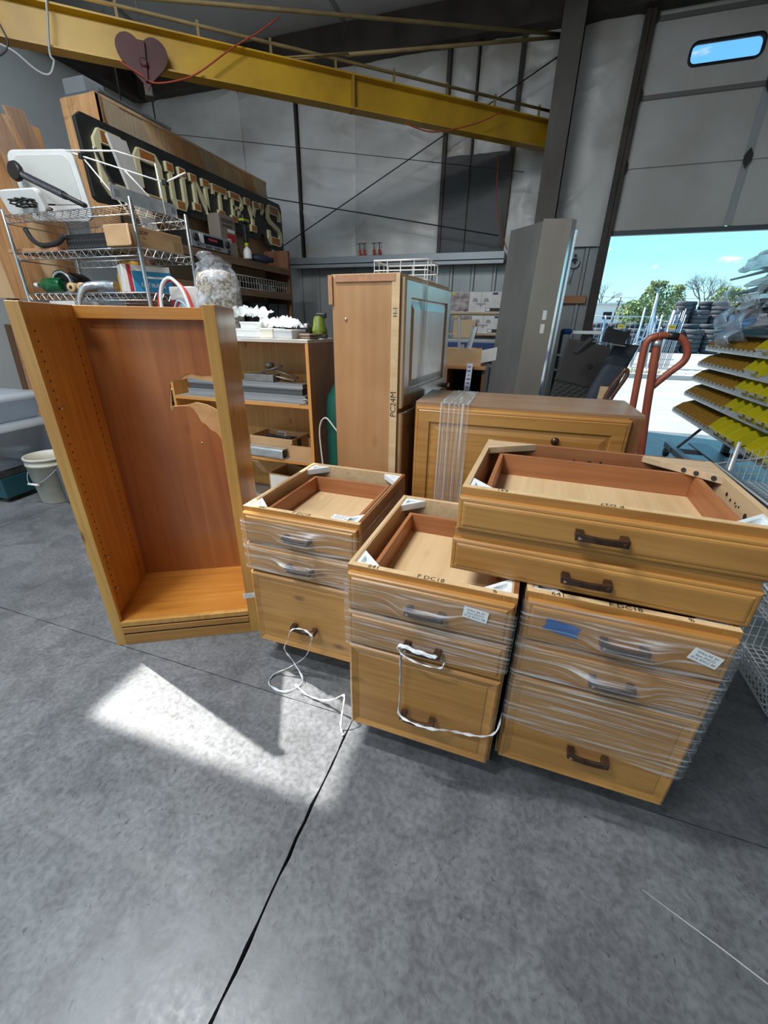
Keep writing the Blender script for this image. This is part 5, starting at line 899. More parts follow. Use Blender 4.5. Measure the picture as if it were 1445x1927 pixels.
# pedestal with a carton of brackets, behind the long cabinet
pd = thing('open_pedestal', 'open wooden pedestal with a dark inside behind the long cabinet', 'pedestal', (-.60, 2.92, 0))
ped = wood('orange_pedestal', (.42, .19, .07), (.30, .12, .04), (.12, .05, .02), 'z', .55, .05); MB().box(.02, .07, 0, .30, 0, 1.045).obj('side_panel', ped, pd, .002); MB().box(.30, .32, .02, .30, 0, 1.045).obj('side_panel', darkwood, pd); MB().box(.02, .32, .28, .30, 0, 1.045).obj('back_panel', dark_in, pd); MB().box(.02, .32, 0, .30, 1.045, 1.065).obj('top_panel', ped, pd, .002); MB().box(.07, .30, 0, .28, .35, .37).obj('shelf', darkwood, pd)
MB().lathe([(.035, .371), (.04, .40), (.035, .52), (.02, .55)], 14, T(.15, .1, 0)).obj('dark_jar', black, pd)
bc = open_box('open_carton', 'kraft carton of galvanized brackets on the open pedestal', (-.575, 2.93, 1.066), .12, .26, .20, .105, carton)
MB().prism([(0, 0), (.10, .02), (.10, .10), (0, .08)], 0, .003, T(.26, .0, .02, pi / 2, 0, .3)).obj('flap', white_card, bc)
for k, (a, b, lbl) in enumerate((((-.47, 3.02, 1.08), (-.505, 3.05, 1.36), 'slotted galvanized angle standing in the carton of brackets'), ((-.44, 3.04, 1.08), (-.40, 3.08, 1.31), 'plain galvanized strip crossing the slotted angle'))):
    t = thing('steel_angle', lbl, 'angle', a); v_ = Vector(b) - Vector(a); q = v_.to_track_quat('Z', 'X').to_matrix().to_4x4(); MB().box(-.014, .014, 0, .003, 0, v_.length, q).obj('flange', galv, t); MB().box(-.014, -.011, 0, .02, 0, v_.length, q).obj('flange', galv, t)
for k in range(4): t = thing('steel_bracket', 'small bent galvanized bracket lying in the carton, %s' % ('by its back wall', 'under the slotted angle', 'by the flap', 'at the near corner')[k], 'bracket', (-.54 + .05 * k, 2.99 + .02 * (k % 2), 1.145 + .008 * (k % 3)), k * 1.1); MB().box(-.03, .03, -.012, .012, 0, .003).obj('leaf', galv, t); MB().box(.027, .03, -.012, .012, 0, .035).obj('leaf', galv, t)
pp_ = thing('price_tag_strip', 'long white price tag with printed lines hanging from the carton', 'price tag', (-.385, 2.905, .90)); MB().prism([(-.022, 0), (.018, .012), (.024, .185), (-.012, .185)], 0, .001, Matrix.Rotation(pi / 2, 4, 'X')).obj('tag_sheet', mat('cool_paper', (.70, .74, .88), .6), pp_)
for k, wl2 in enumerate((.010, .012, .004, .012, .010, .006)): MB().box(.002 - wl2, .002 + wl2, -.0016, -.001, .160 - .026 * k, .168 - .026 * k).obj('printed_line', print_ink, pp_)
gbk = wire_basket('wire_basket', 'small white wire basket on top of the tall cabinet', 'basket', (-.80, 2.20, GH + .008), 0, .27, .22, .085, wm, .0022, .06)
# ================================================================== stainless panel, black panels, hand truck
ss = thing('stainless_panel', 'tall folded stainless steel panel with a bright channel edge', 'steel panel', (0, 0, 0))
SK = 1.30
def folded(poly, z0, z1, lean=(.06, .02)): return MB().rings([[(x * SK, y * SK, z0) for x, y in poly], [(x * SK + lean[0], y * SK + lean[1], z1) for x, y in poly]], True, True, True, False)
folded([(-.325, 3.66), (-.105, 3.40), (-.102, 3.406), (-.318, 3.662)], 0, 2.135).obj('wide_face', steel, ss); folded([(-.105, 3.40), (.075, 3.43), (.074, 3.436), (-.102, 3.406)], 0, 2.152).obj('narrow_face', mat('stainless_warm', (.36, .32, .275), .4, .55, (.44, .40, .345), 3, (1, 1, .3), .05), ss)
folded([(.075, 3.43), (.105, 3.49), (.100, 3.493), (.070, 3.436)], 0, 2.15).obj('channel_web', mat('bright_edge', (.62, .66, .68), .2, .9), ss); folded([(.105, 3.49), (.120, 3.485), (.120, 3.489), (.105, 3.494)], 0, 2.08).obj('channel_lip', mat('bright_lip', (.75, .78, .80), .2, .9), ss)
for z in (1.41, 1.295): MB().box(-.018, .018, -.0015, 0, -.039, .039, Matrix.Translation((.016 + .06 * z / 2.15, 3.4175 * SK + .02 * z / 2.15, z)) @ Matrix.Rotation(.165, 4, 'Z')).obj('label_sticker', paper, ss)
gp_ = thing('grille_panel', 'black panel with expanded metal mesh leaning behind the long cabinet', 'grille', (.02, 3.05, 0), 0, rot=(-.10, .17, .10))
MB().box(0, .27, 0, .03, 0, 1.27).obj('panel_board', mat('dark_board', (.03, .027, .025), .6), gp_, .003); gm_ = MB()
for k in range(46):
    z = .05 + k * .0225
    pts = [(.012 + .0205 * j, -.004, z + (.0085 if (j + k) % 2 else -.0085)) for j in range(13)]; gm_.tube(pts, .0022, 4)
stuff(gm_.obj('mesh_grid', mat('mesh_black', (.14, .135, .13), .45, .3), gp_)); MB().box(-.004, .274, -.008, .03, 1.0, 1.25).obj('upper_plate', mat('brown_black_plate', (.035, .028, .026), .5), gp_, .003); MB().lathe([(.016, 0), (.016, .004)], 16, T(.18, -.009, 1.13, pi / 2)).obj('port_hole', dark_in, gp_)
dc = thing('dark_cushion', 'curved dark slate upholstered slab leaning behind the long cabinet', 'cushion', (.30, 2.98, 0), 0, rot=(-.06, .08, .15))
def cush(z): k = z / 1.24; o_ = -.05 * sin(pi * k * .9) + .11 * k * k; return o_
MB().rings([[(cush(z) + x * (.9 + .1 * sin(pi * z / 1.24)), y, z) for x, y in rrect(.0, .155, -.04, .05, .035, 4)] for z in [1.24 * j / 14 for j in range(15)]]).obj('pad', mat('slate_fabric', (.03, .036, .05), .8, 0, (.04, .047, .062), 30), dc)
bf = thing('black_bracket', 'bent black plate with a torn edge resting on the grille panel', 'plate', (.36, 2.99, 1.255), .1, rot=(0, .12, .1))
MB().prism([(.03, -.01), (.16, -.02), (.17, .075), (.145, .055), (.08, .062), (.04, .075)], -.012, .012, Matrix.Rotation(pi / 2, 4, 'X')).obj('torn_plate', black, bf, .002); MB().box(-.14, -.02, -.03, .02, -.0, .02, T(.02, 0, -.01, 0, -.75)).obj('folded_flap', mat('grey_black', (.05, .05, .055), .35), bf, .002); MB().box(-.15, -.03, -.05, .03, .04, .06, T(.03, 0, -.01, 0, -.95)).obj('folded_flap', black, bf, .002); MB().box(-.05, .16, -.045, -.01, -.025, -.018).obj('silver_rim', chrome, bf)
trk = mat('truck_red_orange', (.36, .085, .04), .4, 0, (.28, .07, .04), 12); ht_ = thing('hand_truck', 'orange-red hand truck with a big loop handle', 'hand truck', (0, 0, 0))
MB().tube(smooth([(.560, 2.40, .10), (.545, 2.40, .60), (.520, 2.40, .95), (.505, 2.40, 1.20), (.512, 2.40, 1.262), (.545, 2.40, 1.282)]), .016, 10).obj('frame_tube', trk, ht_)
MB().tube(smooth([(.66, 2.42, .10), (.63, 2.42, .60), (.590, 2.42, .93), (.570, 2.41, 1.10), (.552, 2.41, 1.272)]), .019, 10).obj('frame_tube', trk, ht_)
MB().tube(smooth([(.545, 2.40, 1.282), (.60, 2.41, 1.284), (.65, 2.41, 1.272), (.685, 2.41, 1.225), (.685, 2.41, 1.175), (.64, 2.415, 1.12), (.585, 2.42, 1.05)]), .016, 10).obj('loop_handle', trk, ht_)
MB().tube([(.585, 2.41, 1.2845), (.632, 2.41, 1.280)], .0175, 10).obj('grip_tape', black, ht_); MB().tube([(.556, 2.41, 1.235), (.553, 2.41, 1.262)], .0205, 10).obj('clamp_band', galv, ht_)
MB().tube([(.55, 2.40, .35), (.648, 2.42, .35)], .012, 8).obj('cross_bar', trk, ht_); MB().box(.44, .78, 2.30, 2.42, .002, .010).obj('toe_plate', darksteel, ht_)
for x in (.48, .74): MB().lathe([(.03, -.025), (.10, -.028), (.115, 0), (.10, .028), (.03, .025)], 18, T(x, 2.50, .118, 0, pi / 2)).obj('wheel', blackrub, ht_)
MB().tube([(.48, 2.50, .118), (.74, 2.50, .118)], .01, 8).obj('axle', galv, ht_)
ca = thing('bent_wood_arm', 'pair of bent brown wooden chair arms beside the dark cushion', 'chair arm', (.50, 2.86, 0))
brn = wood('dark_bentwood', (.13, .055, .025), (.08, .03, .015), (.03, .01, .01), 'z', .35, .3)
MB().tube(smooth([(-.08, .02, 0), (-.06, .02, .50), (-.045, .02, .86), (-.02, .02, .98), (.02, .02, 1.06), (.035, .02, 1.09), (.05, .02, 1.075), (.045, .02, 1.04), (.0, .02, .93), (-.01, .02, .86), (-.02, .02, .4), (-.02, .02, 0)]), .012, 8).obj('bent_arm', brn, ca); MB().box(-.10, -.05, .05, .08, 0, .98, T(0, 0, 0, 0, .03)).obj('pale_slat', birch, ca)
# bench with clamps beside the stainless panel
cbn = thing('side_bench', 'narrow steel bench full of oddments under the corrugated wall', 'bench', (.25, 4.60, 0))
MB().box(0, .55, 0, .50, .66, .69).obj('bench_top', mat('navy_bench', (.02, .04, .10), .4), cbn, .003); MB().box(0, .55, .44, .50, .88, .90).obj('shelf', galv, cbn); MB().box(0, .55, .44, .50, 1.03, 1.05).obj('shelf', galv, cbn)
for x in (0, .52):
    for y in (0, .46): MB().box(x, x + .03, y, y + .04, 0, .66 if y == 0 else 1.25).obj('leg', darksteel, cbn)
cl2 = thing('bar_clamp', 'blue-handled aluminium bar clamp lying over the side bench', 'clamp', (.30, 4.86, 1.252)); MB().box(-.02, .32, -.01, .01, 0, .03).obj('bar', white_pl, cl2, .003); MB().lathe([(.015, 0), (.026, .02), (.026, .09), (.015, .11)], 12, T(-.06, 0, .02, 0, pi / 2)).obj('handle', mat('blue_grip', (.01, .05, .25), .4), cl2)
tag(MB().box(0, .20, 0, .05, 0, .03).obj('white_bar', white_pl, None, .004, (.33, 5.05, 1.051)), 'short white bar on the upper shelf of the side bench', 'bar')
for k, (x, y, z, w_, h_, m_, lbl) in enumerate(((.36, 4.75, .691, .16, .09, black, 'black open case on the side bench'), (.55, 4.67, .691, .12, .03, paper, 'white and blue leaflet stack on the side bench'), (.40, 5.07, .901, .18, .07, mat('rust_tin', (.10, .05, .03), .6), 'rust-brown tin on the lower shelf of the side bench'))):
    t = thing('bench_item', lbl, ('case', 'leaflets', 'tin')[k], (x, y, z), .2 * k); MB().box(-w_ / 2, w_ / 2, -.04, .04, 0, h_).obj('item_body', m_, t, .004); MB().box(-w_ / 2 - .002, w_ / 2 + .002, -.042, .042, h_ - .012, h_ + .003).obj('item_lid', paper if k == 0 else m_, t, .002)
tag(MB().grid(lambda s, t_: (.20 * s, .02 * sin(3 * s), .12 * t_ * (1 - .6 * s) + .06 * s), 6, 6).obj('lavender_sheet', mat('lavender_paper', (.42, .44, .75), .6), None, loc=(.33, 4.62, .96), rot=(-.35, -.35, 0), solid=.001), 'lavender paper sheet sticking up behind the grille panel', 'paper')
# ================================================================== bin rack
rkm = mat('rack_grey_steel', (.14, .15, .17), .45, .4); ylw = mat('bin_yellow', (.62, .52, .01), .45); amb = mat('bin_amber', (.40, .20, .015), .5); 
br = thing('bin_rack', 'tall wheeled steel rack with slanted shelves of yellow bins', 'rack', (0, 0, 0))
SHELVES = [(.50, 1.57), (.68, 1.635), (.835, 1.66), (.98, 1.675), (1.136, 1.70), (1.27, 1.73), (1.45, 1.74), (1.62, 1.73), (1.755, 1.72)]
V0, V1 = 3.0, 5.4
for z, u in SHELVES:
    top = [(u, 0), (u + .26, .085), (u + .26, .075), (u, -.012)]
    sh2 = MB().rings([[(x, y, z + dz) for x, dz in top] for y in (V0, V1)], True, True, True, False).obj('shelf', rkm, br); MB().box(u - .006, u, V0, V1, z - (.022 if z < 1.2 else .008), z + (.022 if z < 1.2 else .006)).obj('label_rail', galv if z < 1.2 else rkm, sh2, .001)
    if z < 1.2:
        st2 = MB()
        for k in range(48): st2.box(u - .0072, u - .006, V0 + .02 + k * .05, V0 + .055 + k * .05, z - .010, z + .012)
        stuff(st2.obj('label_slot', mat('rail_slot', (.55, .57, .60), .5) if 'rail_slot' not in MATS else MATS['rail_slot'], sh2))
for y in (3.25, 5.05): MB().box(2.02, 2.08, y, y + .05, .10, 1.85).obj('upright', rkm, br); MB().tube([(1.60, y + .02, .13), (2.03, y + .02, .72)], .014, 6).obj('brace', rkm, br); MB().box(1.55, 2.35, y, y + .05, .10, .15).obj('base_beam', rkm, br)
MB().box(1.56, 1.62, V0, 5.32, .10, .16).obj('base_rail', rkm, br, .003); MB().box(1.80, 1.98, V0, 5.35, .14, .16).obj('base_rail', rkm, br, .003)
for y in (3.2, 5.28): MB().lathe([(.02, -.02), (.048, -.022), (.052, 0), (.048, .022), (.02, .02)], 16, T(1.59, y, .052, 0, pi / 2)).obj('caster', black, br)
def bin_mesh(w, d, h, name):
    m = MB(); th = .003
    m.box(0, d, 0, w, 0, th); m.box(d - th, d, 0, w, th, h)
    for y in (0, w - th): m.prism([(0, th), (d - th, th), (d - th, h), (d * .35, h), (0, h * .5)], y, y + th, Matrix(((1, 0, 0, 0), (0, 0, 1, 0), (0, 1, 0, 0), (0, 0, 0, 1))))
    m.box(0, th, th, w - th, th, h * .5); m.box(-.012, 0, 0, w, h * .5 - .004, h * .5); return m
SL = math.atan2(.085, .26)
def bin_proto(w, d, h, m, label, grp):
    t = thing('parts_bin', label, 'bin', (0, 0, 0), 0, grp); bin_mesh(w, d, h, 'b').obj('bin_shell', m, t); MB().box(-.0135, -.012, w * .15, w * .85, h * .5 - .022, h * .5 - .004).obj('label_slot', mat('bin_card_%s' % m.name, (.70, .70, .55), .6), t); return t
bp_a = bin_proto(.080, .23, .060, amb, 'low amber parts bin standing in a row at the far end of the rack', 'amber parts bins'); bp_y = bin_proto(.135, .25, .10, ylw, 'deep yellow parts bin standing on the slanted rack', 'yellow parts bins'); used = {'a': 0, 'y': 0}
def put_bin(kind, loc, tier=0):
    pr0 = bp_a if kind == 'a' else bp_y; o = pr0 if not used[kind] else dup(pr0); used[kind] = 1; o.location = loc; o.rotation_euler = (0, -SL, 0); o['label'] = ('low amber parts bin in the row on the %s tier of the rack' if kind == 'a' else 'deep yellow parts bin on the %s tier of the rack') % ('lowest', 'second', 'third', 'fourth', 'fifth', 'film-covered')[tier]
for i, (z, u) in enumerate(SHELVES[:5]):
    for k in range(11): put_bin('a', (u + .006, 5.295 - k * .098, z + .003), i)
    for k in range(8):
        if (i * 3 + k) % 7 != 4: put_bin('y', (u - .012 if k else u + .003, 4.165 - k * .145 - (.0 if k < 4 else .02), z + .003), i)
for k in range(4): put_bin('a', (SHELVES[6][1] + .006, 5.2 - k * .1, SHELVES[6][0] + .003), 5)
def blob(rx, ry, rz2, seed):
    rn = random.Random(seed); ph = [rn.uniform(0, 6.28) for _ in range(6)]; n1, n2 = 18, 11; rs2 = []
    for j in range(n2 + 1):
        th = pi * j / n2; ring = []
        for i in range(n1):
            a = 2 * pi * i / n1; k = 1 + .18 * sin(3 * a + ph[0] + 2 * th) + .16 * sin(5 * th + ph[1] + a) + .12 * sin(7 * a + ph[2]) * sin(4 * th + ph[3]) + rn.uniform(-.07, .07)
            ring.append((rx * k * sin(th) * cos(a), ry * k * sin(th) * sin(a), rz2 * (k * cos(th) * .9 + 1)))
        rs2.append(ring)
    return MB().rings(rs2, True, True, True, False)
fb1 = film('blue_grey_poly', (0, 0, 0), .42, .85, (8, 8, 14), (.62, .72, .88), 1); fb2 = film('smoky_poly', (0, 0, 0), .5, .85, (9, 5, 9), (.50, .50, .54), 5)
for k, (i, y, rx, ry, r3, m_, lbl) in enumerate(((5, 5.05, .17, .28, .070, fb1, 'bluish poly bundle on the tier just above the bins'), (5, 4.4, .17, .30, .075, fb2, 'smoky poly bundle next to the bluish one above the bins'), (6, 4.85, .19, .30, .075, fb1, 'bluish poly bundle hanging over the middle film tier'), (6, 4.2, .19, .30, .08, fb2, 'smoky poly bundle on the middle film tier'), (7, 4.6, .18, .42, .06, fb2, 'flat smoky poly bundle near the rack top'), (8, 4.95, .16, .30, .075, fb1, 'bluish film bundle at the far end of the rack top'), (8, 4.2, .17, .40, .09, fb2, 'smoky film bundle along the rack top'))):
    z, u = SHELVES[i]; tag(blob(rx, ry, r3 * .95, 60 + k).obj('film_bundle', m_, None, 0, (u + .13, y, z + .05), (0, -SL, 0)), lbl, 'plastic film')
for k, (y, z0, i, zt_) in enumerate(((5.1, 1.30, 6, 1.50), (4.75, 1.22, 6, 1.50), (5.2, 1.50, 7, 1.68), (4.55, 1.40, 7, 1.68), (4.9, 1.16, 5, 1.31))):
    u = SHELVES[i][1]; tag(MB().grid(lambda s, t_: (u - .02 - .06 * sin(pi * s) - .03 * sin(5 * t_ + 3 * s), y + .38 * (t_ - .5) + .03 * sin(6 * s), zt_ - (zt_ - z0) * s), 10, 12, None, False).obj('film_sheet', fb1 if k % 2 == 0 else fb2, None), ('bluish film sheet hanging off the middle film tier of the rack', 'smoky film sheet hanging off the middle film tier of the rack', 'bluish film sheet hanging off the second highest rack tier', 'smoky film sheet hanging off the second highest rack tier', 'bluish film sheet hanging just above the bins')[k], 'plastic film')
t = thing('cream_carton', 'small cream carton pair behind the bins on the rack', 'carton', (1.86, 4.55, SHELVES[3][0] + .092), 0); MB().box(0, .09, 0, .12, 0, .065).obj('box_body', mat('cream_card', (.62, .58, .42), .6), t, .003); MB().box(0, .09, -.13, -.005, 0, .06).obj('box_body', mat('cream_card_b', (.58, .54, .38), .6), t, .003)
# ================================================================== wire basket stand
bs = mat('basket_wire', (.62, .63, .62), .35, .4); std = thing('basket_stand', 'white wire basket stand with three tiers beside the drawer cabinets', 'basket stand', (.965, 1.42, 0))
def tier(z, w, d, h, fl, off):
    x0, y0 = off; st3 = .030
    r_ = MB().tube([(x0 - .03, y0, z + h - fl), (x0 + w, y0, z + h), (x0 + w, y0 + d, z + h), (x0 - .03, y0 + d, z + h - fl)], .0055, 8, None, True).obj('basket_rim', bs, std); g = MB(); n = int(d / st3)
    for k in range(n + 1): y = y0 + d * k / n; g.tube([(x0 - .03, y, z + h - fl), (x0 + .02, y, z), (x0 + w - .01, y, z), (x0 + w, y, z + h)], .0024, 4)
    n = int(w / st3)
    for k in range(n + 1): x = x0 + .02 + (w - .03) * k / n; g.tube([(x, y0, z + h - fl * .3), (x, y0 + .01, z), (x, y0 + d - .01, z), (x, y0 + d, z + h - fl * .3)], .0024, 4)
    for q in (.33, .66): g.tube([(x0 - .03 * q, y0, z + (h - fl) * q), (x0 + w, y0, z + h * q), (x0 + w, y0 + d, z + h * q), (x0 - .03 * q, y0 + d, z + (h - fl) * q)], .0024, 4, None, True)
    stuff(g.obj('wire_grid', bs, r_))
tier(.06, .42, .42, .16, .02, (.0, .0)); tier(.30, .42, .46, .16, .02, (.02, .12)); tier(.62, .42, .60, .20, .13, (.03, .42))
MB().box(.005, .03, .38, 1.06, .60, .69).obj('side_channel', mat('channel_grey', (.20, .22, .24), .45, .4), std, .004)
for y in (.02, .98): 
    for x in (.05, .43): MB().tube([(x, y, 0), (x, y, .82 if y > .5 else .46)], .009, 8).obj('post', bs, std)
for k in range(3): MB().tube(smooth([(.06 + .10 * k, .46, .64), (.12 + .10 * k, .55, .80), (.22 + .08 * k, .78, .83), (.28 + .06 * k, .98, .70)]), .006, 8).obj('hoop', bs, std)
# ================================================================== outside
def gz(v): return 0 if v < 12 else .045 * (v - 12)
lot = mat('sunlit_lot', (.27, .275, .27), .8, 0, (.33, .33, .32), 1.2); lot2 = mat('gravel_lot', (.25, .235, .21), .9, 0, (.34, .32, .285), .8)
gd = struct(MB().add([(-60, 6.64, -.03), (90, 6.64, -.03), (90, 12, -.03), (-60, 12, -.03), (90, 120, gz(120) - .03), (-60, 120, gz(120) - .03)], [(0, 1, 2, 3), (3, 2, 4, 5)]).add([(-60, -60, -.12), (90, -60, -.12), (90, 6.7, -.12), (-60, 6.7, -.12)], [(0, 1, 2, 3)]).obj('ground', lot2))
for k in range(3):
    for j in range(4): MB().box(-1.5 + j * 3.2, 1.69 + j * 3.2, 6.645 + k * 1.9, 8.535 + k * 1.9, -.028, 0).obj('pavement_slab', lot, gd)
kb = struct(MB().box(1.0, 22, 13.6, 13.9, -.02, .16).obj('trim_3', mat('kerb', (.50, .49, .46), .85)))
# tyres
def tyre_mesh():
    prof = [(.26, .02), (.30, 0), (.42, .0), (.47, .03), (.48, .08), (.48, .17), (.47, .22), (.42, .25), (.30, .25), (.26, .23), (.25, .125)]
    m = MB(); m.rings([[(r * cos(2 * pi * k / 18), r * sin(2 * pi * k / 18), z) for k in range(18)] for r, z in prof], False, False, True, True, None, True); return m
tm = mat('tyre_rubber', (.035, .038, .045), .75, 0, (.07, .075, .085), 9, (1, 1, 4)); ty = tag(tyre_mesh().obj('tyre', tm), 'tall stack truck tyre in the lot', 'tyre', 'tyres stacked in the lot'); first = True; rt = random.Random(2)
def put_tyre(x, y, z, s, lbl):
    global first
    o = ty if first else link(ty.copy()); first = False; o.location = (x, y, z); o.scale = (s, s, s); o.rotation_euler = (0, 0, rt.uniform(0, 6)); o['label'] = lbl
ORD = ('first', 'second', 'third', 'fourth', 'fifth', 'sixth', 'seventh', 'eighth', 'ninth')
for si, (x, y, n) in enumerate(((7.55, 29.4, 9), (8.45, 29.3, 7), (9.35, 29.5, 9), (8.0, 30.3, 9), (8.9, 30.3, 9), (9.8, 30.4, 8))):
    for k in range(n): put_tyre(x + rt.uniform(-.02, .02), y, gz(y) - .02 + k * .214, .85, 'black tyre, %s from the ground, in the %s tall stack beside the blue trailer' % (ORD[k], ORD[si]))
for row in range(2):
    for c in range(8):
        for k in range(5 + (c * 3 + row) % 3): put_tyre(2.0 + c * .70 + rt.uniform(-.01, .01), 21.6 + row * .8, gz(21.6 + row * .8) - .02 + k * .177, .70, 'black tyre, %s from the ground, %s stack of the %s row behind the fence' % (ORD[k], ORD[c], ('near', 'rear')[row]))
pm = mat('fence_galvanized', (.42, .50, .58), .4, .4)
for k, (x, h, lb2) in enumerate(((3.10, 1.9, 'slim fence post near the grass patch'), (3.34, 2.1, 'fence post that carries the slanting brace'), (3.62, 1.7, 'fence post beside the rolling gate'))): tag(MB().tube([(x, 16, gz(16) - .02), (x, 16, h)], .028, 8).obj('fence_post', pm), lb2, 'post')
lp = thing('light_pole', 'tall pole with two floodlights behind the fence', 'light pole', (3.55, 16.2, gz(16.2) - .02)); MB().tube([(0, 0, 0), (-.18, 0, 2.25)], [.045, .03], 10).obj('pole', pm, lp)
for s in (-.10, .12): MB().tube([(-.18, 0, 2.2), (-.18 + s, 0, 2.32)], .012, 6).obj('arm', pm, lp); MB().box(-.18 + s - .035, -.18 + s + .035, -.05, .03, 2.30, 2.38).obj('floodlight', darksteel, lp, .01)
tag(MB().tube([(2.75, 16, .62), (3.56, 16, 1.20)], .022, 8).obj('fence_brace', pm), 'slanting galvanized brace of the fence', 'brace')
gt3 = thing('rolling_gate', 'folded galvanized gate of many upright tubes', 'gate', (3.75, 16.1, gz(16.1) - .02))
for k in range(9): MB().tube([(k * .055, .03 * (k % 3), 0), (.10 + k * .055, .03 * (k % 3), 1.55 + .05 * (k % 4))], .012 if k != 2 else .035, 6).obj('upright_tube', pm, gt3)
for z in (.25, 1.0): MB().tube([(.0, .02, z), (.55, .02, z)], .010, 6).obj('rail', pm, gt3)
wrk = thing('chain_link_fence', 'chain link fence panel in front of the tyre wall', 'fence', (0, 17.2, gz(17.2) - .02)); MB().tube([(.8, 0, 1.45), (3.8, 0, 1.45)], .02, 6).obj('top_rail', pm, wrk); cg2 = MB()
for k in range(40): cg2.tube([(.8 + k * .075, 0, 0), (.8 + k * .075 + (.06 if k % 2 else -.06), 0, 1.45)], .0025, 4)
stuff(cg2.obj('wire_mesh', pm, wrk))
for x in (.85, 2.2, 3.75): MB().tube([(x, 0, 0), (x, 0, 1.48)], .03, 8).obj('post', pm, wrk)
ld = thing('ladder', 'aluminium step ladder leaning on the tyre wall', 'ladder', (3.05, 16.7, gz(16.7) - .02), 0, rot=(-.06, .15, 0))
for x in (0, .20): MB().box(x, x + .03, 0, .05, 0, 1.25).obj('rail', pm, ld)
for k in range(5): MB().box(.03, .20, 0, .05, .20 + k * .22, .24 + k * .22).obj('rung', pm, ld)
for k, (x, lb2) in enumerate(((2.72, 'yellow warning sign on the fence by the tyre wall'), (3.98, 'yellow warning sign on the rolling gate'))):
    t = thing('warning_sign', lb2, 'sign', (x, 17.10 if k == 0 else 16.05, 1.36)); MB().box(-.10, .10, -.005, .005, -.06, .06).obj('sign_plate', mat('sign_yellow%d' % k, (.65, .40, .02), .5), t, .002); MB().box(-.07, .07, -.0065, -.005, -.01, .01).obj('sign_bar', ink, t)
grass = mat('weed_green', (.16, .30, .04), .8, 0, (.28, .42, .08), 9); gb2 = MB(); rg2 = random.Random(8)
for k in range(700):
    x, y = rg2.gauss(2.7, .55), rg2.gauss(14.4, .25); z = gz(y) - .02; a = rg2.uniform(0, 6.28); h = rg2.uniform(.04, .16); gb2.add([(x - .012 * cos(a), y - .012 * sin(a), z), (x + .012 * cos(a), y + .012 * sin(a), z), (x + rg2.uniform(-.05, .05), y + rg2.uniform(-.05, .05), z + h)], [(0, 1, 2)])
gq = stuff(gb2.obj('weed_patch', grass)); gq['label'] = 'sunlit green weeds growing at the kerb'; gq['category'] = 'weeds'
for k in range(7):
    x, y = 2.2 + k * .17, 14.2 + .1 * (k % 3); tag(blob(.10, .09, .06, 90 + k).obj('rubble_stone', lot2, None, 0, (x, y, gz(y) - .03)), ('grey stone at the kerb edge', 'broad stone in the weeds', 'small stone beside the weeds', 'pale stone in the weeds', 'rounded stone by the ladder', 'low stone under the brace', 'last stone beside the fence post')[k], 'stone')
# trees and buildings
leafm = mat('hazy_cedar_leaf', (.15, .22, .09), .8, 0, (.30, .36, .16), 2); barkm = mat('grey_bark', (.17, .155, .14), .9)
def leafy(name, label, x, y, h, r, seed, grp, n=1500):
    rn = random.Random(seed); t = thing(name, label, 'tree', (x, y, gz(y) - .05), 0, grp); MB().tube([(0, 0, 0), (.1, 0, h * .5), (0, 0, h * .9)], [.14, .10, .04], 8).obj('trunk', barkm, t); lf = MB()
    for k in range(n):
        u = rn.gauss(0, .42); a = rn.uniform(0, 6.28); zz = rn.uniform(.12, 1); rr = r * (1 - .55 * zz) * math.sqrt(rn.random()) * (1 + .3 * sin(3 * a + seed) + .2 * sin(9 * zz + seed)); p = Vector((rr * cos(a), rr * sin(a), h * zz)); q = .11 + .09 * rn.random(); d1 = Vector((rn.gauss(0, 1), rn.gauss(0, 1), rn.gauss(0, 1))).normalized() * q; d2 = d1.cross(Vector((rn.gauss(0, 1), rn.gauss(0, 1), rn.gauss(0, 1)))).normalized() * q
        lf.add([p - d1 * .5, p + d2 * .5, p + d1 * .7, p - d2 * .5], [(0, 1, 2, 3)])
    stuff(lf.obj('foliage', leafm, t)); return t
leafy('cedar_tree', 'wide low cedar behind the tyre wall', 5.7, 32, 2.0, 1.4, 1, 'trees behind the lot'); leafy('cedar_tree', 'tall cedar beside the floodlight pole', 8.0, 39, 3.3, 1.5, 2, 'trees behind the lot', 2200); leafy('cedar_tree', 'cedar growing behind the blue trailer', 13.6, 42, 2.9, 2.0, 3, 'trees behind the lot', 2200); leafy('cedar_tree', 'slim cedar between the pole and the bare tree', 12.3, 51, 3.4, 1.2, 4, 'trees behind the lot')
def bare(label, x, y, h, seed, depth=6):
    rn = random.Random(seed); t = thing('bare_tree', label, 'tree', (x, y, gz(y) - .05), 0, 'trees behind the lot'); tw = MB(); tk = MB()
    def grow(p, d, l, r, k):
        q = p + d * l; (tk if k > depth - 2 else tw).tube([p, (p + q) / 2 + Vector((rn.gauss(0, .03), rn.gauss(0, .03), 0)) * l, q], [r, r * .85, r * .7], 5 if k > 3 else 3, None, False, 1, False)
        if k == 0: return
        for _ in range(3 if k > 2 else 2):
            dd = (d + Vector((rn.gauss(0, .42), rn.gauss(0, .42), rn.gauss(.05, .22)))).normalized(); grow(q, dd, l * rn.uniform(.66, .84), r * .62, k - 1)
    grow(Vector((0, 0, 0)), Vector((0, 0, 1)), h * .27, .13, depth); tk.obj('trunk', barkm, t); stuff(tw.obj('branches', barkm, t))
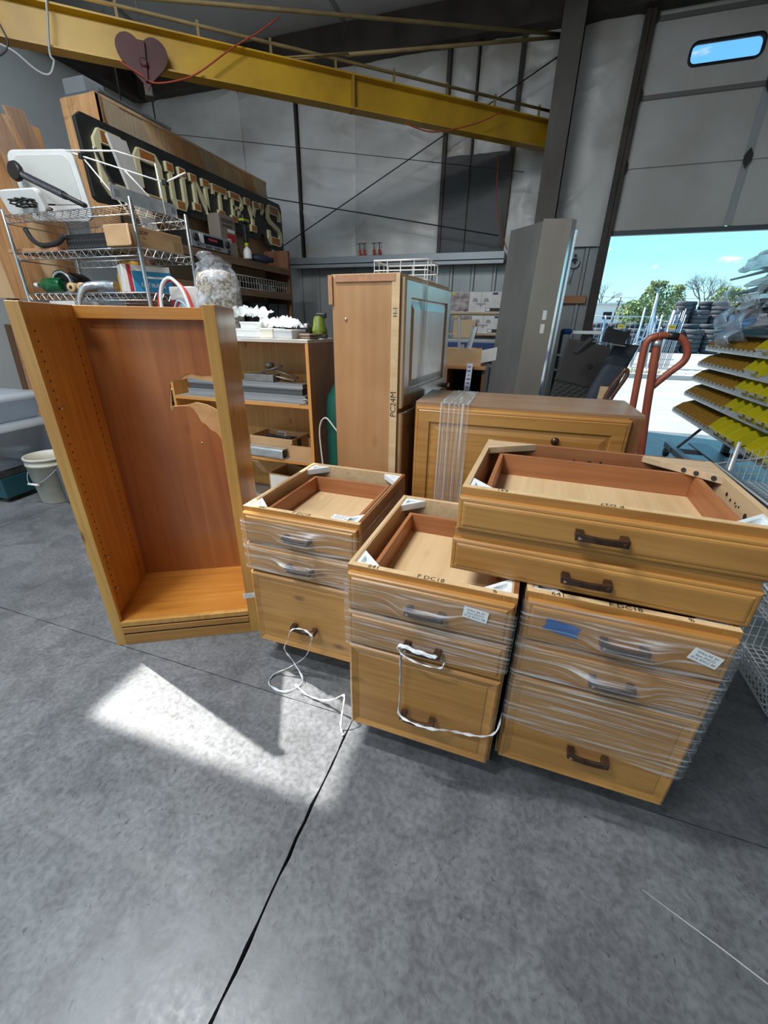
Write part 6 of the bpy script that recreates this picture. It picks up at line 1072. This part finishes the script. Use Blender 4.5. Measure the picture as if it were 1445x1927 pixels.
bare('large bare tree with fine branches above the blue trailer', 14.0, 49, 4.7, 5, 7); bare('small bare tree beyond the white building', 6.4, 56, 4.4, 6, 5); bare('thin bare tree near the bay door jamb', 5.0, 60, 5.0, 7, 5)
wh = thing('white_building', 'long low white building beyond the tyre wall', 'building', (3.2, 45, gz(45) - .6)); MB().box(0, 6.6, 0, 5, 0, 1.95 + .3).obj('wall', mat('white_siding', (.75, .74, .72), .6), wh); MB().box(-.2, 6.8, -.2, 5.2, 2.25, 2.40).obj('roof', mat('pale_roof', (.55, .55, .56), .6), wh)
for k in range(4): MB().box(.8 + k * 1.5, 1.5 + k * 1.5, -.02, 0, 1.1, 1.7).obj('window', dark_in, wh)
tl = thing('blue_trailer', 'pale blue box trailer with a white end behind the tyre stacks', 'trailer', (9.0, 34.6, gz(34.6) - .05), .05); MB().box(.45, 4.2, 0, 2.2, .35, 1.55).obj('box', mat('trailer_blue', (.16, .30, .48), .5), tl, .03); MB().box(0, .45, 0, 2.2, .35, 1.55).obj('front_cap', mat('trailer_white', (.72, .74, .76), .5), tl, .03); MB().box(.3, 4.0, .2, 2.0, .25, .35).obj('chassis', darksteel, tl)
for x in (1.0, 3.2): MB().lathe([(.06, -.1), (.28, -.1), (.28, .1), (.06, .1)], 16, T(x, .1, .28, pi / 2)).obj('wheel', blackrub, tl)
for k, (p, q, lb2) in enumerate((((-8, 40, 4.9), (14, 40, 3.35), 'upper power line across the sky'), ((-8, 40, 4.35), (14, 40, 3.1), 'lower power line across the sky'))):
    a_, b_ = Vector(p), Vector(q); tag(MB().tube([tuple(a_.lerp(b_, i / 16) - Vector((0, 0, .5 * sin(pi * i / 16)))) for i in range(17)], .012, 4).obj('power_line', cab), lb2, 'power line')
up = thing('utility_pole', 'leaning dark utility pole beyond the white building', 'pole', (6.0, 43, gz(43) - .05)); MB().tube([(0, 0, 0), (.35, 0, 2.3)], [.07, .05], 8).obj('pole', darksteel, up); MB().box(.05, .55, -.03, .03, 1.95, 2.02).obj('cross_arm', darksteel, up)
